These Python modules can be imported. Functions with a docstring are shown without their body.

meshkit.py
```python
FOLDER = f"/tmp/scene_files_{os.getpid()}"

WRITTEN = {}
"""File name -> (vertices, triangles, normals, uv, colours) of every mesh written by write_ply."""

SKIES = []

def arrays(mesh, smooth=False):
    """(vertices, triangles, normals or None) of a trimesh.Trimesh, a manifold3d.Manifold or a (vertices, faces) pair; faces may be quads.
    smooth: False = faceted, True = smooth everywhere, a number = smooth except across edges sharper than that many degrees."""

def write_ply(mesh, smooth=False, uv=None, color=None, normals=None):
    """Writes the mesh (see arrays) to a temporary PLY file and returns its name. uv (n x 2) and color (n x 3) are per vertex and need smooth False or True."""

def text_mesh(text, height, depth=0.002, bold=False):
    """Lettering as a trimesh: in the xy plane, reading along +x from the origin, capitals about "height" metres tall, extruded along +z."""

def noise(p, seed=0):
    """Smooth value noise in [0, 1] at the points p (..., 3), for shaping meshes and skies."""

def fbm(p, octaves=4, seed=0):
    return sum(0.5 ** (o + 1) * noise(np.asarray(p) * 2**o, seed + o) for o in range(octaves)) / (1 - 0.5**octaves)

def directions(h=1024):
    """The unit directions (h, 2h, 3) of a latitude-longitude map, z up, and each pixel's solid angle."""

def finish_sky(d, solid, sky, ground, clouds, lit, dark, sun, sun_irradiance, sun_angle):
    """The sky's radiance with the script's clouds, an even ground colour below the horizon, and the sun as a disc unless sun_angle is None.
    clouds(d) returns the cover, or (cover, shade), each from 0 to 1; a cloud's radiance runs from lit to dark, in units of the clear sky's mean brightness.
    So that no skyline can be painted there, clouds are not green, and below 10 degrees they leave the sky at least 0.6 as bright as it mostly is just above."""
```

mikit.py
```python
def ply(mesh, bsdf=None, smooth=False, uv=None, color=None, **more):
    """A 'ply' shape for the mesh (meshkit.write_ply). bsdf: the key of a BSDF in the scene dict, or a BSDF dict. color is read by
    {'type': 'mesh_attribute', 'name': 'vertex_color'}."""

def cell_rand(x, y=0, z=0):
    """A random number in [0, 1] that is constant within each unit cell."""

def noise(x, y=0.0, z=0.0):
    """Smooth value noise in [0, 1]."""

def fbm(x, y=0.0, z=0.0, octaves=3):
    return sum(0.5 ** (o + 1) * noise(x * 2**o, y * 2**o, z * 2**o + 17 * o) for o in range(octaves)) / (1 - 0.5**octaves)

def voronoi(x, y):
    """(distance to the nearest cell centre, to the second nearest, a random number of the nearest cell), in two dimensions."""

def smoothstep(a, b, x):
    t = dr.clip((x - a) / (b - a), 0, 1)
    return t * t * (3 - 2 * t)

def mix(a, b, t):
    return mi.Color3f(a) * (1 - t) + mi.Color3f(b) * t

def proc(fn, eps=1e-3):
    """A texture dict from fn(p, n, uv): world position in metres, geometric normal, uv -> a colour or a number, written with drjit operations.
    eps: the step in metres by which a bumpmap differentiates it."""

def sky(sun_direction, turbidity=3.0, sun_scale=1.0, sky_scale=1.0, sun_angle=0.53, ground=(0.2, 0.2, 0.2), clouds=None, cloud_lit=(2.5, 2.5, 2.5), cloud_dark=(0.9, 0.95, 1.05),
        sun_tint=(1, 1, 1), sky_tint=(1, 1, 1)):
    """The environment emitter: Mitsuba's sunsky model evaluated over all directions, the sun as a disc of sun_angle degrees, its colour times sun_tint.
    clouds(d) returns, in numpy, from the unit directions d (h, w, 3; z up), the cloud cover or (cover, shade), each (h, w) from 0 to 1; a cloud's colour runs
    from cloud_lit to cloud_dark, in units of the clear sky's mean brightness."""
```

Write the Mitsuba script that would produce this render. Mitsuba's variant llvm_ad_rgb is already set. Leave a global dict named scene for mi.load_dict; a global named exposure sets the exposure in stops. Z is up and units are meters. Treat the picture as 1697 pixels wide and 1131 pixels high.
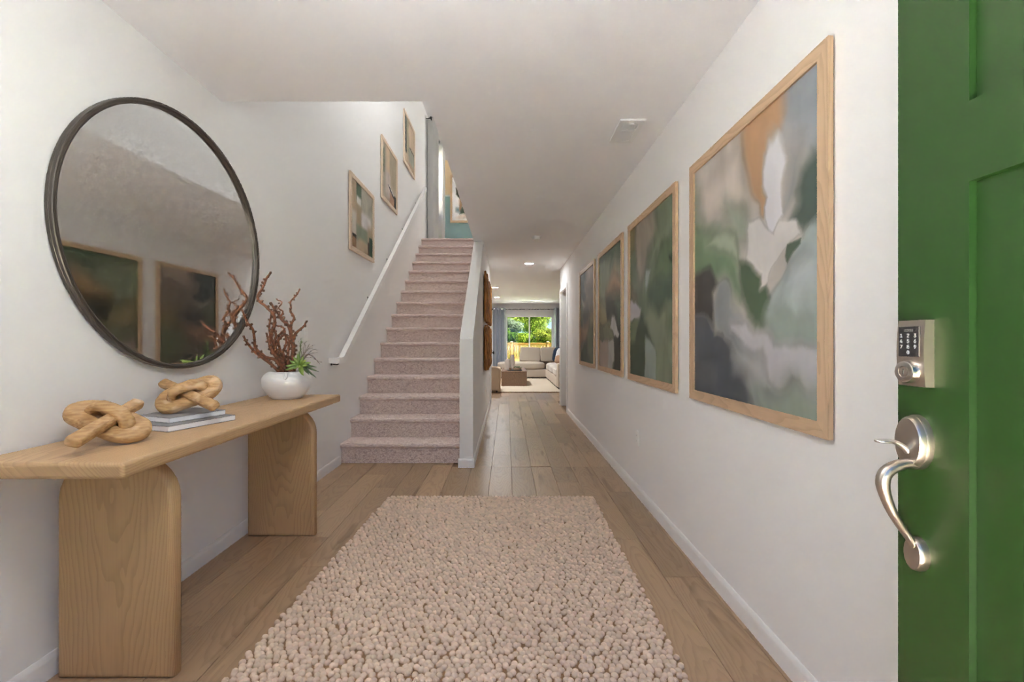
import math, random
import numpy as np, trimesh, drjit as dr, mitsuba as mi, mikit, meshkit
from mikit import noise, fbm, voronoi, cell_rand, smoothstep, mix, proc
from shapely.geometry import Polygon, Point, LineString, box as sbox
T = mi.ScalarTransform4f
rng = np.random.default_rng(7)
F, CX, CY, EYE = 728.0, 840.0, 567.0, 1.15          # focal length in pixels, vanishing point, eye height

# ------------------------------------------------------------------ camera, sky, exposure
scene, labels = {}, {}
exposure = 2.0
scene['camera'] = {'type': 'perspective', 'fov': math.degrees(2 * math.atan(1697 / 2 / F)), 'fov_axis': 'x', 'near_clip': 0.02, 'far_clip': 500,
                   'principal_point_offset_x': (848.5 - CX) / 1697, 'principal_point_offset_y': (565.5 - CY) / 1131,
                   'to_world': T().look_at(origin=[0, 0, EYE], target=[0, 1, EYE], up=[0, 0, 1])}


def clouds(d):
    return np.clip((meshkit.fbm(d * np.array([3, 3, 7.0]), 5, 3) - .62) * 3, 0, 1) * .5


scene['sky'] = mikit.sky((0.62, -0.07, 0.78), turbidity=3.0, sun_scale=26.0, sky_scale=1.9, sky_tint=(.62, .86, 1.18), sun_tint=(.97, 1.0, 1.05), ground=(0.3, 0.29, 0.26), clouds=clouds, cloud_lit=(1.6, 1.6, 1.6))
scene['sky']['sampling_weight'] = 3.0
LAMP = 3.0          # overall level of the recessed lights and the added globes


# ------------------------------------------------------------------ materials
def rgb(*c):
    return {'type': 'rgb', 'value': list(map(float, c))}


def mat(name, color, rough=.6, spec=.3, metal=0.0, two=True, **more):
    b = {'type': 'principled', 'base_color': color if isinstance(color, dict) else rgb(*color), 'roughness': rough, 'specular': spec, 'metallic': metal, **more}
    scene[name] = {'type': 'twosided', 'bsdf': b} if two else b
    return name


def bumped(name, color, fn, scale, rough=.9, spec=.1, eps=1e-3):
    b = {'type': 'principled', 'base_color': color if isinstance(color, dict) else rgb(*color), 'roughness': rough, 'specular': spec}
    scene[name] = {'type': 'twosided', 'bsdf': {'type': 'bumpmap', 'arbitrary': {**proc(fn, eps)}, 'scale': scale, 'bsdf': b}}
    return name


def wood_fn(light, dark, A, B, wob=1.0, streak=.35, tone=.0, fine=.12, knots=0.0):
    """uv: u runs along the grain in metres, v is a whole number (the piece) plus the distance from the piece's middle in metres."""
    def fn(p, n, uv):
        u, v = uv.x, uv.y
        k = dr.floor(v + .5)
        vl = v - k
        k1, k2 = cell_rand(k, 3), cell_rand(k, 11)
        c = vl + (k2 - .5) * .06
        w = fbm(u * 2.2 + k * 7.1, vl * 9 + k * 3.3, 0, 3) - .5
        g = A * c * c + B * u * dr.select(k1 > .5, 1.0, -1.0) + wob * 5 * w + .5 * (noise(u * 14, vl * 60, k) - .5)
        s = g - dr.floor(g)
        line = smoothstep(.35, .95, s) * (1 - smoothstep(.95, 1.0, s))
        fib = noise(u * 9, vl * 420 + k * 5, 1.5) - .5
        pat = streak * line + fine * 2 * fib + .55 * streak * (fbm(u * .9 + k, vl * 26, 2.5, 2) - .5)
        if knots:
            pat += knots * smoothstep(.66, .82, fbm(u * 1.7 + k * 5, vl * 17, 9.0, 3))
        col = mix(light, dark, dr.clip(pat + .15, 0, 1))
        return col * (1 + tone * (k1 - .5) * 2)
    return fn


mat('m_wall', (.80, .795, .785), .75, .2)
mat('m_ceiling', (.90, .895, .89), .85, .1)
mat('m_trim', (.84, .835, .82), .4, .4)
mat('m_white_plastic', (.84, .84, .82), .35, .5)
mat('m_dark_slot', (.05, .05, .05), .6)
mat('m_floor_wood', proc(wood_fn((.365, .245, .155), (.19, .115, .066), 420, 6, 1.0, .20, .17, .09, .45)), .40, .5)
mat('m_floor_base', (.16, .10, .06), .7)
mat('m_table_wood', proc(wood_fn((.46, .295, .165), (.24, .14, .068), 260, 7, .9, .25, .03, .09)), .45, .35)
mat('m_frame_oak', proc(wood_fn((.57, .395, .26), (.38, .245, .15), 600, 5, .8, .35, .04, .12)), .5, .3)
mat('m_pale_oak', proc(wood_fn((.70, .56, .43), (.52, .39, .28), 600, 5, .8, .3, .03, .12)), .5, .3)
mat('m_side_oak', proc(wood_fn((.60, .52, .41), (.36, .29, .21), 900, 5, .8, .4, .03, .25)), .5, .3)


def knot_wood(p, n, uv):
    a = fbm(p.x * 16, p.y * 16, p.z * 22, 3)
    s = noise(p.x * 60 + 9 * a, p.y * 60, p.z * 190)
    c = mix((.47, .285, .135), (.27, .138, .055), dr.clip(.25 + .9 * (s - .4) + 1.2 * (a - .5), 0, 1))
    return mix(c, (.66, .49, .33), smoothstep(.56, .75, fbm(p.x * 22 + 4, p.y * 22, p.z * 22, 2)) * .55)


mat('m_knot_wood', proc(knot_wood), .5, .35)
mat('m_bronze', (.026, .023, .021), .33, .5, .3)
scene['m_mirror'] = {'type': 'twosided', 'bsdf': {'type': 'conductor', 'material': 'none', 'specular_reflectance': rgb(.93, .935, .93)}}
mat('m_green_paint', (.0070, .0255, .0056), .34, .42)
mat('m_nickel', (.50, .44, .39), .32, .5, .92)
mat('m_nickel_bright', (.75, .71, .67), .2, .5, 1.0)
mat('m_black_gloss', (.012, .012, .014), .15, .5)
mat('m_digit', (.75, .75, .75), .5)
mat('m_grey_cover', (.20, .195, .20), .6, .2)
mat('m_paper', (.82, .82, .84), .8, .1)
mat('m_ceramic', (.83, .825, .81), .3, .5)
mat('m_twig', (.13, .09, .07), .8)


def bark(p, n, uv):
    a = fbm(p.x * 90, p.y * 90, p.z * 90, 2)
    return mix((.23, .088, .043), (.10, .040, .022), smoothstep(.3, .7, a))


mat('m_bark', proc(bark), .6, .3)
mat('m_bud', (.085, .042, .026), .6, .3)


def leaf(p, n, uv):
    return mix((.055, .13, .035), (.26, .36, .085), smoothstep(.0, 1.0, uv.x))


mat('m_leaf', proc(leaf), .45, .4)
mat('m_darkleaf', (.06, .10, .045), .5, .4)


def carpet_col(p, n, uv):
    q = .8 * p.x + .6 * p.y
    w = .8 * p.y - .6 * p.x + .5 * p.z
    a = fbm(q * 130, w * 130, p.z * 140 + p.x * 40, 3)
    b = noise(q * 60 + 5, w * 60, p.z * 60)
    c = mix((.56, .425, .385), (.88, .765, .71), smoothstep(.25, .75, a))
    return mix(c, (.42, .29, .265), smoothstep(.6, .85, b) * .6)


def carpet_bump(p, n, uv):
    return noise(p.x * 160, p.y * 160, p.z * 160) * 1.0 + .7 * noise(p.x * 330, p.y * 330, p.z * 330)


bumped('m_carpet', proc(carpet_col), carpet_bump, .004, .95, .05)
mat('m_nub', {'type': 'mesh_attribute', 'name': 'vertex_color'}, .9, .15)
mat('m_rug_back', (.25, .155, .09), .9, .05)


def bark_art(p, n, uv):
    a = noise(p.y * 55, p.z * 16, p.x * 40)
    b = fbm(p.y * 120, p.z * 60, p.x * 100, 2)
    return mix((.42, .19, .055), (.13, .045, .012), smoothstep(.35, .8, .6 * a + .5 * b))


mat('m_carved', proc(bark_art), .6, .25)
mat('m_blue_wall', (.20, .30, .32), .7, .2)
mat('m_beige_wall', (.66, .52, .35), .7, .2)
scene['m_white_curtain'] = {'type': 'principledthin', 'base_color': rgb(.80, .79, .77), 'roughness': .9, 'diff_trans': 1.1, 'spec_trans': 0.0}
mat('m_grey_curtain', (.36, .385, .44), .85, .1)
mat('m_black_metal', (.02, .02, .022), .35, .5, .5)
mat('m_silver', (.7, .7, .72), .25, .5, 1.0)
mat('m_sofa', (.52, .445, .37), .9, .1)
mat('m_sofa_light', (.60, .55, .50), .9, .1)
mat('m_tan', (.55, .42, .30), .9, .1)
mat('m_pillow_white', (.74, .74, .75), .9, .1)
mat('m_pillow_navy', (.035, .05, .09), .9, .1)
mat('m_pillow_rust', (.46, .29, .20), .9, .1)
mat('m_walnut', proc(wood_fn((.26, .155, .095), (.10, .055, .032), 400, 6, 1.0, .45, .05, .15)), .35, .5)
mat('m_stone_vase', (.50, .43, .38), .8, .1)
mat('m_cream_rug', (.58, .50, .40), .95, .05)
mat('m_fringe', (.17, .105, .06), .95, .05)
mat('m_cedar', proc(wood_fn((.27, .145, .08), (.19, .092, .042), 500, 5, 1.0, .25, .08, .1)), .7, .2)
mat('m_cedar_dark', (.17, .085, .04), .7, .2)
mat('m_cedar_rail', (.20, .088, .03), .7, .2)
mat('m_grass', (.10, .19, .05), .95, .05)
mat('m_concrete', (.70, .69, .67), .9, .1)
scene['m_foliage'] = {'type': 'principledthin', 'base_color': {'type': 'mesh_attribute', 'name': 'vertex_color'}, 'roughness': .5, 'diff_trans': 0.8, 'spec_trans': 0.0}
scene['m_pane'] = {'type': 'thindielectric', 'int_ior': 1.18}
mat('m_lamp_trim', (.84, .84, .83), .5, .3)


# ------------------------------------------------------------------ helpers
def new(name):
    if name not in taken:
        taken.add(name)
        return name
    i = 1
    while f'{name}_{i:03d}' in taken:
        i += 1
    taken.add(f'{name}_{i:03d}')
    return f'{name}_{i:03d}'


taken = set()


def tag(key, label=None, cat=None, group=None, kind=None):
    d = labels.setdefault(key, {})
    for k, v in (('label', label), ('category', cat), ('group', group), ('kind', kind)):
        if v:
            d[k] = v
    return key


def thing(name, label, cat, group=None):
    return tag(new(name), label, cat, group)


def soft(m, angle):
    return trimesh.graph.smooth_shade(trimesh.Trimesh(m.vertices, m.faces, process=True), angle=math.radians(angle), facet_minarea=None)


def part(parent, name, mesh, m, smooth=False, uv=None, color=None, label=None, kind=None, **more):
    """One entry of the scene. smooth: an angle in degrees; uv: a function from vertices to uv."""
    key = new(f'{parent}__{name}' if parent else name)
    if isinstance(mesh, (list, tuple)):
        mesh = cat(mesh)
    if uv is not None:
        if smooth is not False and smooth is not True:
            mesh, smooth = soft(mesh, smooth), True
        if callable(uv):
            uv = uv(np.array(mesh.vertices))
    scene[key] = mikit.ply(mesh, m, smooth=smooth, uv=uv, color=color, **more)
    if label or kind:
        tag(key, label=label, kind=kind)
    return key


def one(name, mesh, m, label, catg, group=None, **kw):
    return tag(part(None, name, mesh, m, **kw), label, catg, group)


def struct(name, mesh, m, label=None, **kw):
    k = part(None, name, mesh, m, **kw)
    return tag(k, label=label, kind='structure')


def cat(ms):
    return trimesh.util.concatenate(list(ms))


def box(x0, x1, y0, y1, z0, z1, b=0.0):
    x0, x1, y0, y1, z0, z1 = min(x0, x1), max(x0, x1), min(y0, y1), max(y0, y1), min(z0, z1), max(z0, z1)
    if not b:
        m = trimesh.creation.box(extents=(x1 - x0, y1 - y0, z1 - z0))
        m.apply_translation(((x0 + x1) / 2, (y0 + y1) / 2, (z0 + z1) / 2))
        return m
    b = min(b, .49 * min(x1 - x0, y1 - y0, z1 - z0))
    pts = []
    for x, sx in ((x0, 1), (x1, -1)):
        for y, sy in ((y0, 1), (y1, -1)):
            for z, sz in ((z0, 1), (z1, -1)):
                pts += [(x, y + sy * b, z + sz * b), (x + sx * b, y, z + sz * b), (x + sx * b, y + sy * b, z)]
    return hull(pts)


def hull(pts):
    return trimesh.convex.convex_hull(np.array(pts, float))


def rbox(x0, x1, y0, y1, z0, z1, r, n=4):
    """A box with round edges."""
    s = trimesh.creation.uv_sphere(r, count=[2 * n + 1, 4 * n]).vertices
    pts = [s + (x, y, z) for x in (x0 + r, x1 - r) for y in (y0 + r, y1 - r) for z in (z0 + r, z1 - r)]
    return hull(np.vstack(pts))


def cushion(x0, x1, y0, y1, z0, z1, puff=.35, e=4.0, n=20):
    """A soft cushion: a superellipsoid."""
    m = trimesh.creation.icosphere(subdivisions=4)
    v = m.vertices
    r = (np.abs(v) ** e).sum(1) ** (-1 / e)
    v = v * r[:, None]
    bulge = 1 + puff * .12 * (1 - np.abs(v[:, [0]]) ** 2) * (1 - np.abs(v[:, [1]]) ** 2)
    v = v * np.array([(x1 - x0) / 2, (y1 - y0) / 2, (z1 - z0) / 2]) * np.hstack([np.ones_like(bulge), np.ones_like(bulge), bulge])
    m.vertices = v + np.array([(x0 + x1) / 2, (y0 + y1) / 2, (z0 + z1) / 2])
    return m


def extrude(poly, h, axis='z', at=0.0):
    """A polygon extruded. axis z: (x, y) -> z; axis x: polygon in (y, z) -> x; axis y: polygon in (x, z) -> y."""
    polys = getattr(poly, 'geoms', [poly])
    m = cat([trimesh.creation.extrude_polygon(Polygon(p) if not isinstance(p, Polygon) else p, h, engine='earcut') for p in polys])
    v = m.vertices
    if axis == 'x':
        v = np.stack([v[:, 2], v[:, 0], v[:, 1]], 1)
    elif axis == 'y':
        v = np.stack([v[:, 0], v[:, 2], v[:, 1]], 1)
    v = v + {'x': (at, 0, 0), 'y': (0, at, 0), 'z': (0, 0, at)}[axis]
    f = m.faces[:, ::-1] if axis == 'y' else m.faces
    return trimesh.Trimesh(v, f, process=False)


def rslab(poly, t, r, n=5, axis='z', at=0.0):
    """A convex polygon as a slab with round edges, t thick."""
    pts = []
    for k in range(n + 1):
        a = math.pi / 2 * k / n
        q = np.array(poly.buffer(-r * (1 - math.sin(a)) if a < math.pi / 2 else 0, join_style=1).exterior.coords)[:-1]
        for z in (r * (1 - math.cos(a)) if True else 0, t - r * (1 - math.cos(a))):
            pts.append(np.hstack([q, np.full((len(q), 1), z)]))
    v = np.vstack(pts)
    if axis == 'x':
        v = np.stack([v[:, 2], v[:, 0], v[:, 1]], 1)
    elif axis == 'y':
        v = np.stack([v[:, 0], v[:, 2], v[:, 1]], 1)
    return hull(v + {'x': (at, 0, 0), 'y': (0, at, 0), 'z': (0, 0, at)}[axis])


def rpoly(x0, x1, y0, y1, r, top_only=False, n=8):
    if top_only:
        return sbox(x0, y0, x1, y1 - r).union(sbox(x0, y0, x1, y1).buffer(-r).buffer(r, quad_segs=n).intersection(sbox(x0, y1 - r - 1e-4, x1, y1))).buffer(1e-5).simplify(1e-5)
    return sbox(x0, y0, x1, y1).buffer(-r).buffer(r, quad_segs=n)


def tube(pts, radii, sides=8, smooth_n=0, cap=True):
    p = np.asarray(pts, float)
    radii = np.broadcast_to(np.asarray(radii, float), (len(p),))
    if smooth_n:
        from scipy.interpolate import CubicSpline, PchipInterpolator
        s = np.r_[0, np.cumsum(np.linalg.norm(np.diff(p, axis=0), axis=1))]
        t = np.linspace(0, s[-1], smooth_n)
        radii = PchipInterpolator(s, radii)(t)
        p = CubicSpline(s, p)(t)
    d = np.gradient(p, axis=0)
    d /= np.linalg.norm(d, axis=1, keepdims=True) + 1e-12
    a = np.cross(d[0], [0, 0, 1.0] if abs(d[0, 2]) < .9 else [1.0, 0, 0])
    rings = []
    ang = np.arange(sides) * 2 * np.pi / sides
    for i in range(len(p)):
        a = a - d[i] * (a @ d[i])
        a /= np.linalg.norm(a) + 1e-12
        b = np.cross(d[i], a)
        rings.append(p[i] + radii[i] * (np.cos(ang)[:, None] * a + np.sin(ang)[:, None] * b))
    v = np.vstack(rings + [p[:1], p[-1:]])
    f, n = [], len(p)
    for i in range(n - 1):
        for j in range(sides):
            q = i * sides + j, i * sides + (j + 1) % sides, (i + 1) * sides + (j + 1) % sides, (i + 1) * sides + j
            f += [(q[0], q[1], q[2]), (q[0], q[2], q[3])]
    for j in range(sides):
        f += [(n * sides, (j + 1) % sides, j), (n * sides + 1, (n - 1) * sides + j, (n - 1) * sides + (j + 1) % sides)]
    return trimesh.Trimesh(v, f, process=False)


def lathe(profile, n=48, at=(0, 0, 0), axis='z'):
    """profile: (radius, height) from the bottom, outside, to the top, inside."""
    m = trimesh.creation.revolve(np.array(profile, float), sections=n)
    v = m.vertices
    if axis == 'x':
        m = trimesh.Trimesh(np.stack([v[:, 2], v[:, 0], v[:, 1]], 1), m.faces, process=False)
    elif axis == '-x':
        m = trimesh.Trimesh(np.stack([-v[:, 2], v[:, 1], v[:, 0]], 1), m.faces, process=False)
    elif axis == 'y':
        m = trimesh.Trimesh(np.stack([v[:, 1], v[:, 2], v[:, 0]], 1), m.faces, process=False)
    m.fix_normals()
    m.apply_translation(at)
    return m


def P(px, py, Y):
    """The point that the photograph shows at this pixel, Y metres ahead of the camera."""
    return np.array([(px - CX) / F * Y, Y, EYE - (py - CY) / F * Y])


def grain(axis, across, k=None, mid=None, du=0.0):
    """uv for wood_fn: along an axis; across: the other axes summed, measured from the piece's middle."""
    k = rng.integers(1, 400) if k is None else k

    def fn(v):
        a = sum(v[:, i] for i in across)
        c = (a.max() + a.min()) / 2 if mid is None else mid
        return np.stack([v[:, axis] + du, k + np.clip(a - c, -.49, .49)], 1)
    return fn


def fv(m):
    return trimesh.Trimesh(m.vertices, m.faces, process=True)


def disc(r, at, n=32, axis='z', flip=False):
    a = np.arange(n) * 2 * np.pi / n
    v = np.vstack([np.stack([r * np.cos(a), r * np.sin(a), 0 * a], 1), [[0, 0, 0]]])
    f = [(n, i, (i + 1) % n) for i in range(n)]
    if axis == 'x':
        v = v[:, [2, 0, 1]]
    m = trimesh.Trimesh(v + np.array(at), f, process=False)
    if flip:
        m.invert()
    return m


# ------------------------------------------------------------------ the shell
XL, XR, ZC, Z2, ZU = -1.571, .979, 2.475, 3.056, 5.62     # left and right walls, ceiling, upper floor, upper ceiling
XS0, XS1 = -.433, -.310                                     # the wall beside the stairs
YO, YB, YU = 2.42, 15.1, 10.8                               # front edge of the stair opening, back wall, upper end wall

struct('floor', box(-4.2, 4.2, -.3, YB + .1, -.14, -.012), 'm_floor_base')
# planks: each one its own piece
PW, PL, X0 = .182, 1.22, .041
prng = random.Random(3)


def plank_row(x0, x1, ya, yb, start):
    y = start
    while y < yb:
        a, b = max(y, ya), min(y + PL, yb)
        y += PL
        if b - a < .03:
            continue
        g, h = .0007, .0016
        lo = [(x0 + g, a + g), (x1 - g, a + g), (x1 - g, b - g), (x0 + g, b - g)]
        hi = [(x0 + g + .0012, a + g + .0012), (x1 - g - .0012, a + g + .0012), (x1 - g - .0012, b - g - .0012), (x0 + g + .0012, b - g - .0012)]
        v = [(x, yy, -.012) for x, yy in lo] + [(x, yy, -h) for x, yy in lo] + [(x, yy, 0) for x, yy in hi]
        f = [(0, 2, 1), (0, 3, 2), (8, 9, 10), (8, 10, 11)]
        for s in (0, 4):
            for i in range(4):
                j = (i + 1) % 4
                f += [(s + i, s + j, s + 4 + j), (s + i, s + 4 + j, s + 4 + i)]
        k = prng.randint(1, 900)
        mid, du = (x0 + x1) / 2 + prng.uniform(-.04, .04), prng.uniform(0, 40)
        part('floor', 'plank', trimesh.Trimesh(v, f, process=False), 'm_floor_wood', uv=lambda v: np.stack([v[:, 1] + du, k + v[:, 0] - mid], 1))


for k in range(-10, 6):
    xa, xb = X0 + PW * (k), X0 + PW * (k + 1)
    off = prng.uniform(0, PL)
    xa, xb = max(xa, XL), min(xb, XR)
    if xb <= XS0:
        plank_row(xa, xb, -.02, 4.18, -PL + off - .02)
    elif xb <= XS1 + .05:
        plank_row(xa, xb, -.02, 4.04, -PL + off - .02)
    else:
        plank_row(max(xa, XS1), xb, 4.04, 8.5, -PL + off - .02)
        if xa < XS1:
            plank_row(xa, xb, -.02, 4.04, -PL + off - .02)
        else:
            plank_row(xa, xb, -.02, 4.04, -PL + off - .02)
for k in range(-5, 13):
    xa, xb = X0 + PW * k, X0 + PW * (k + 1)
    plank_row(xa, xb, 8.5, 12.2, 8.5 - prng.uniform(0, PL))
struct('floor_living', [box(-4.1, X0 - 5 * PW, 8.5, YB, -.012, -.001), box(X0 + 13 * PW, 4.1, 8.5, YB, -.012, -.001), box(X0 - 5 * PW, X0 + 13 * PW, 12.2, YB, -.012, -.001)],
       'm_floor_wood', uv=lambda v: np.stack([v[:, 1], 5 + np.clip(v[:, 0] * .1, -.45, .45)], 1))

wl = Polygon([(-.14, -.02), (YU + .12, -.02), (YU + .12, ZU + .1), (-.14, ZU + .1)]).difference(sbox(8.95, 3.9, 9.6, 5.3))
struct('wall_left', extrude(wl, .12, 'x', XL - .12), 'm_wall')
wr = Polygon([(-.14, -.02), (7.15, -.02), (7.15, 2.05), (7.97, 2.05), (7.97, -.02), (8.06, -.02), (8.06, ZC + .02), (-.14, ZC + .02)])
struct('wall_right', extrude(wr, .115, 'x', XR), 'm_wall')
wf = sbox(XL - .12, -.02, XR + .115, ZC + .02).difference(sbox(-.19, -.03, .825, 2.06))
struct('wall_front', extrude(wf, .12, 'y', -.14), 'm_wall')
CAP = .724                                                  # slope of the stairs
YS, TR, RI = 4.165, .262, .191
ytop = 4.02 + (ZC - 1.18) / CAP
ws = Polygon([(4.02, -.02), (8.36, -.02), (8.36, ZC + .01), (ytop, ZC + .01), (4.02, 1.18)])
struct('wall_stair', extrude(ws, XS1 - XS0, 'x', XS0), 'm_wall')
wb = sbox(-4.2, -.02, 4.2, ZC + .02).difference(sbox(-.07, -.03, 1.625, 2.085))
struct('wall_back', extrude(wb, .14, 'y', YB), 'm_wall')
struct('wall_living_left', box(-4.2, -4.1, 8.3, YB + .1, -.02, ZC + .02), 'm_wall')
struct('wall_living_right', box(4.1, 4.2, 5.9, YB + .1, -.02, ZC + .02), 'm_wall')
struct('wall_living_front', box(-4.2, XS0 + .02, 8.26, 8.36, -.02, ZC + .02), 'm_wall')
struct('wall_closet', [box(XR + .1, 4.2, 5.85, 5.97, -.02, ZC + .02)], 'm_wall')
# ceiling with the opening over the stairs
cp = sbox(-4.2, -.14, 4.2, YB + .1).difference(sbox(XL - .06, YO, XS0, 8.16)).difference(sbox(-4.3, -.2, XL - .06, 8.3)).difference(sbox(XR + .06, -.2, 4.3, 5.9))
struct('ceiling', extrude(cp, Z2 - ZC - .012, 'z', ZC), 'm_ceiling')
struct('floor_upper', box(XL, 2.6, 8.16, YU + .02, Z2 - .012, Z2), 'm_carpet')
struct('ceiling_upper', box(XL - .12, 2.7, YO - .12, YU + .12, ZU, ZU + .1), 'm_ceiling')
struct('wall_upper_front', box(XL - .02, 2.7, YO - .12, YO, Z2 - .02, ZU + .02), 'm_wall')
struct('wall_upper_stair', box(XS0, XS1, YO - .02, 8.1, Z2 - .02, ZU + .02), 'm_wall')  # out of direct view; full height so light bounces in the stairwell
struct('wall_upper_right', box(2.6, 2.7, YO - .02, YU + .1, Z2 - .02, ZU + .02), 'm_wall')
ZM = 4.74
struct('wall_upper_end', box(XL - .02, 2.7, YU, YU + .12, ZM, ZU + .02), 'm_beige_wall')
struct('wall_upper_end_lower', box(XL - .02, 2.7, YU - .001, YU + .12, Z2 - .02, ZM), 'm_blue_wall')
struct('trim_1', box(XL, 2.6, YU - .012, YU, ZM - .012, ZM + .022, .003), 'm_trim')


# baseboards
def base_profile(h=.082, t=.013):
    return Polygon([(0, 0), (t, 0), (t, h * .72), (t * .75, h * .84), (t * .55, h * .93), (t * .2, h), (0, h)])


def baseboard(name, x, sx, y0, y1):
    pr = base_profile()
    v = np.array(pr.exterior.coords)
    m = trimesh.creation.extrude_polygon(pr, y1 - y0, engine='earcut')
    w = m.vertices
    m = trimesh.Trimesh(np.stack([x + sx * w[:, 0], y0 + w[:, 2], w[:, 1]], 1), m.faces if sx < 0 else m.faces, process=True)
    m.fix_normals()
    struct(name, m, 'm_trim', smooth=25)


baseboard('baseboard_left', XL, 1, -.02, 4.135)
baseboard('baseboard_right', XR, -1, -.02, 7.08)
baseboard('baseboard_stair', XS1, 1, 4.005, 7.93)
m = base_profile()
w = trimesh.creation.extrude_polygon(m, XS1 - XS0 + .026, engine='earcut')
v = w.vertices
w = trimesh.Trimesh(np.stack([XS0 - .013 + v[:, 2], 4.02 - v[:, 0], v[:, 1]], 1), w.faces, process=True)
w.fix_normals()
struct('baseboard_post', w, 'm_trim', smooth=25)


# door casing at the end of the hall, right side
def casing(name, x, sx, ya, yb, ztop, w=.06, t=.016):
    ms = [box(x, x + sx * t, ya - w, ya, 0, ztop + w, .003), box(x, x + sx * t, yb, yb + w, 0, ztop + w, .003), box(x, x + sx * t, ya, yb, ztop, ztop + w, .003)]
    struct(name, cat(ms), 'm_trim')


casing('trim_2', XR, -1, 7.15, 7.97, 2.04)
struct('trim_3', cat([box(XR - .001, XR + .117, 7.95, 7.97, 0, 2.05), box(XR - .001, XR + .117, 7.15, 7.168, 0, 2.05), box(XR - .001, XR + .117, 7.15, 7.97, 2.03, 2.05)]), 'm_trim')
casing('trim_4', XS1, 1, 8.02, 8.30, 2.04, .055, .018)
# a white hall door standing in that casing, its edge towards the room
dk = struct('door_2', box(XS1 - .01, XS1 + .012, 8.03, 8.29, .012, 2.035, .002), 'm_trim')
part(dk, 'knob', lathe([(0, .0), (.024, .002), (.024, .006), (.010, .012), (.009, .03), (.022, .036), (.027, .048), (.022, .06), (0, .064)], 20, (XS1 + .011, 8.25, .945), 'x'), 'm_black_metal', smooth=40, label='dark round door knob')
for z in (.33, 1.02):
    part(dk, 'hinge', box(XS1 + .01, XS1 + .017, 8.035, 8.06, z, z + .09, .002), 'm_silver')

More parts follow.
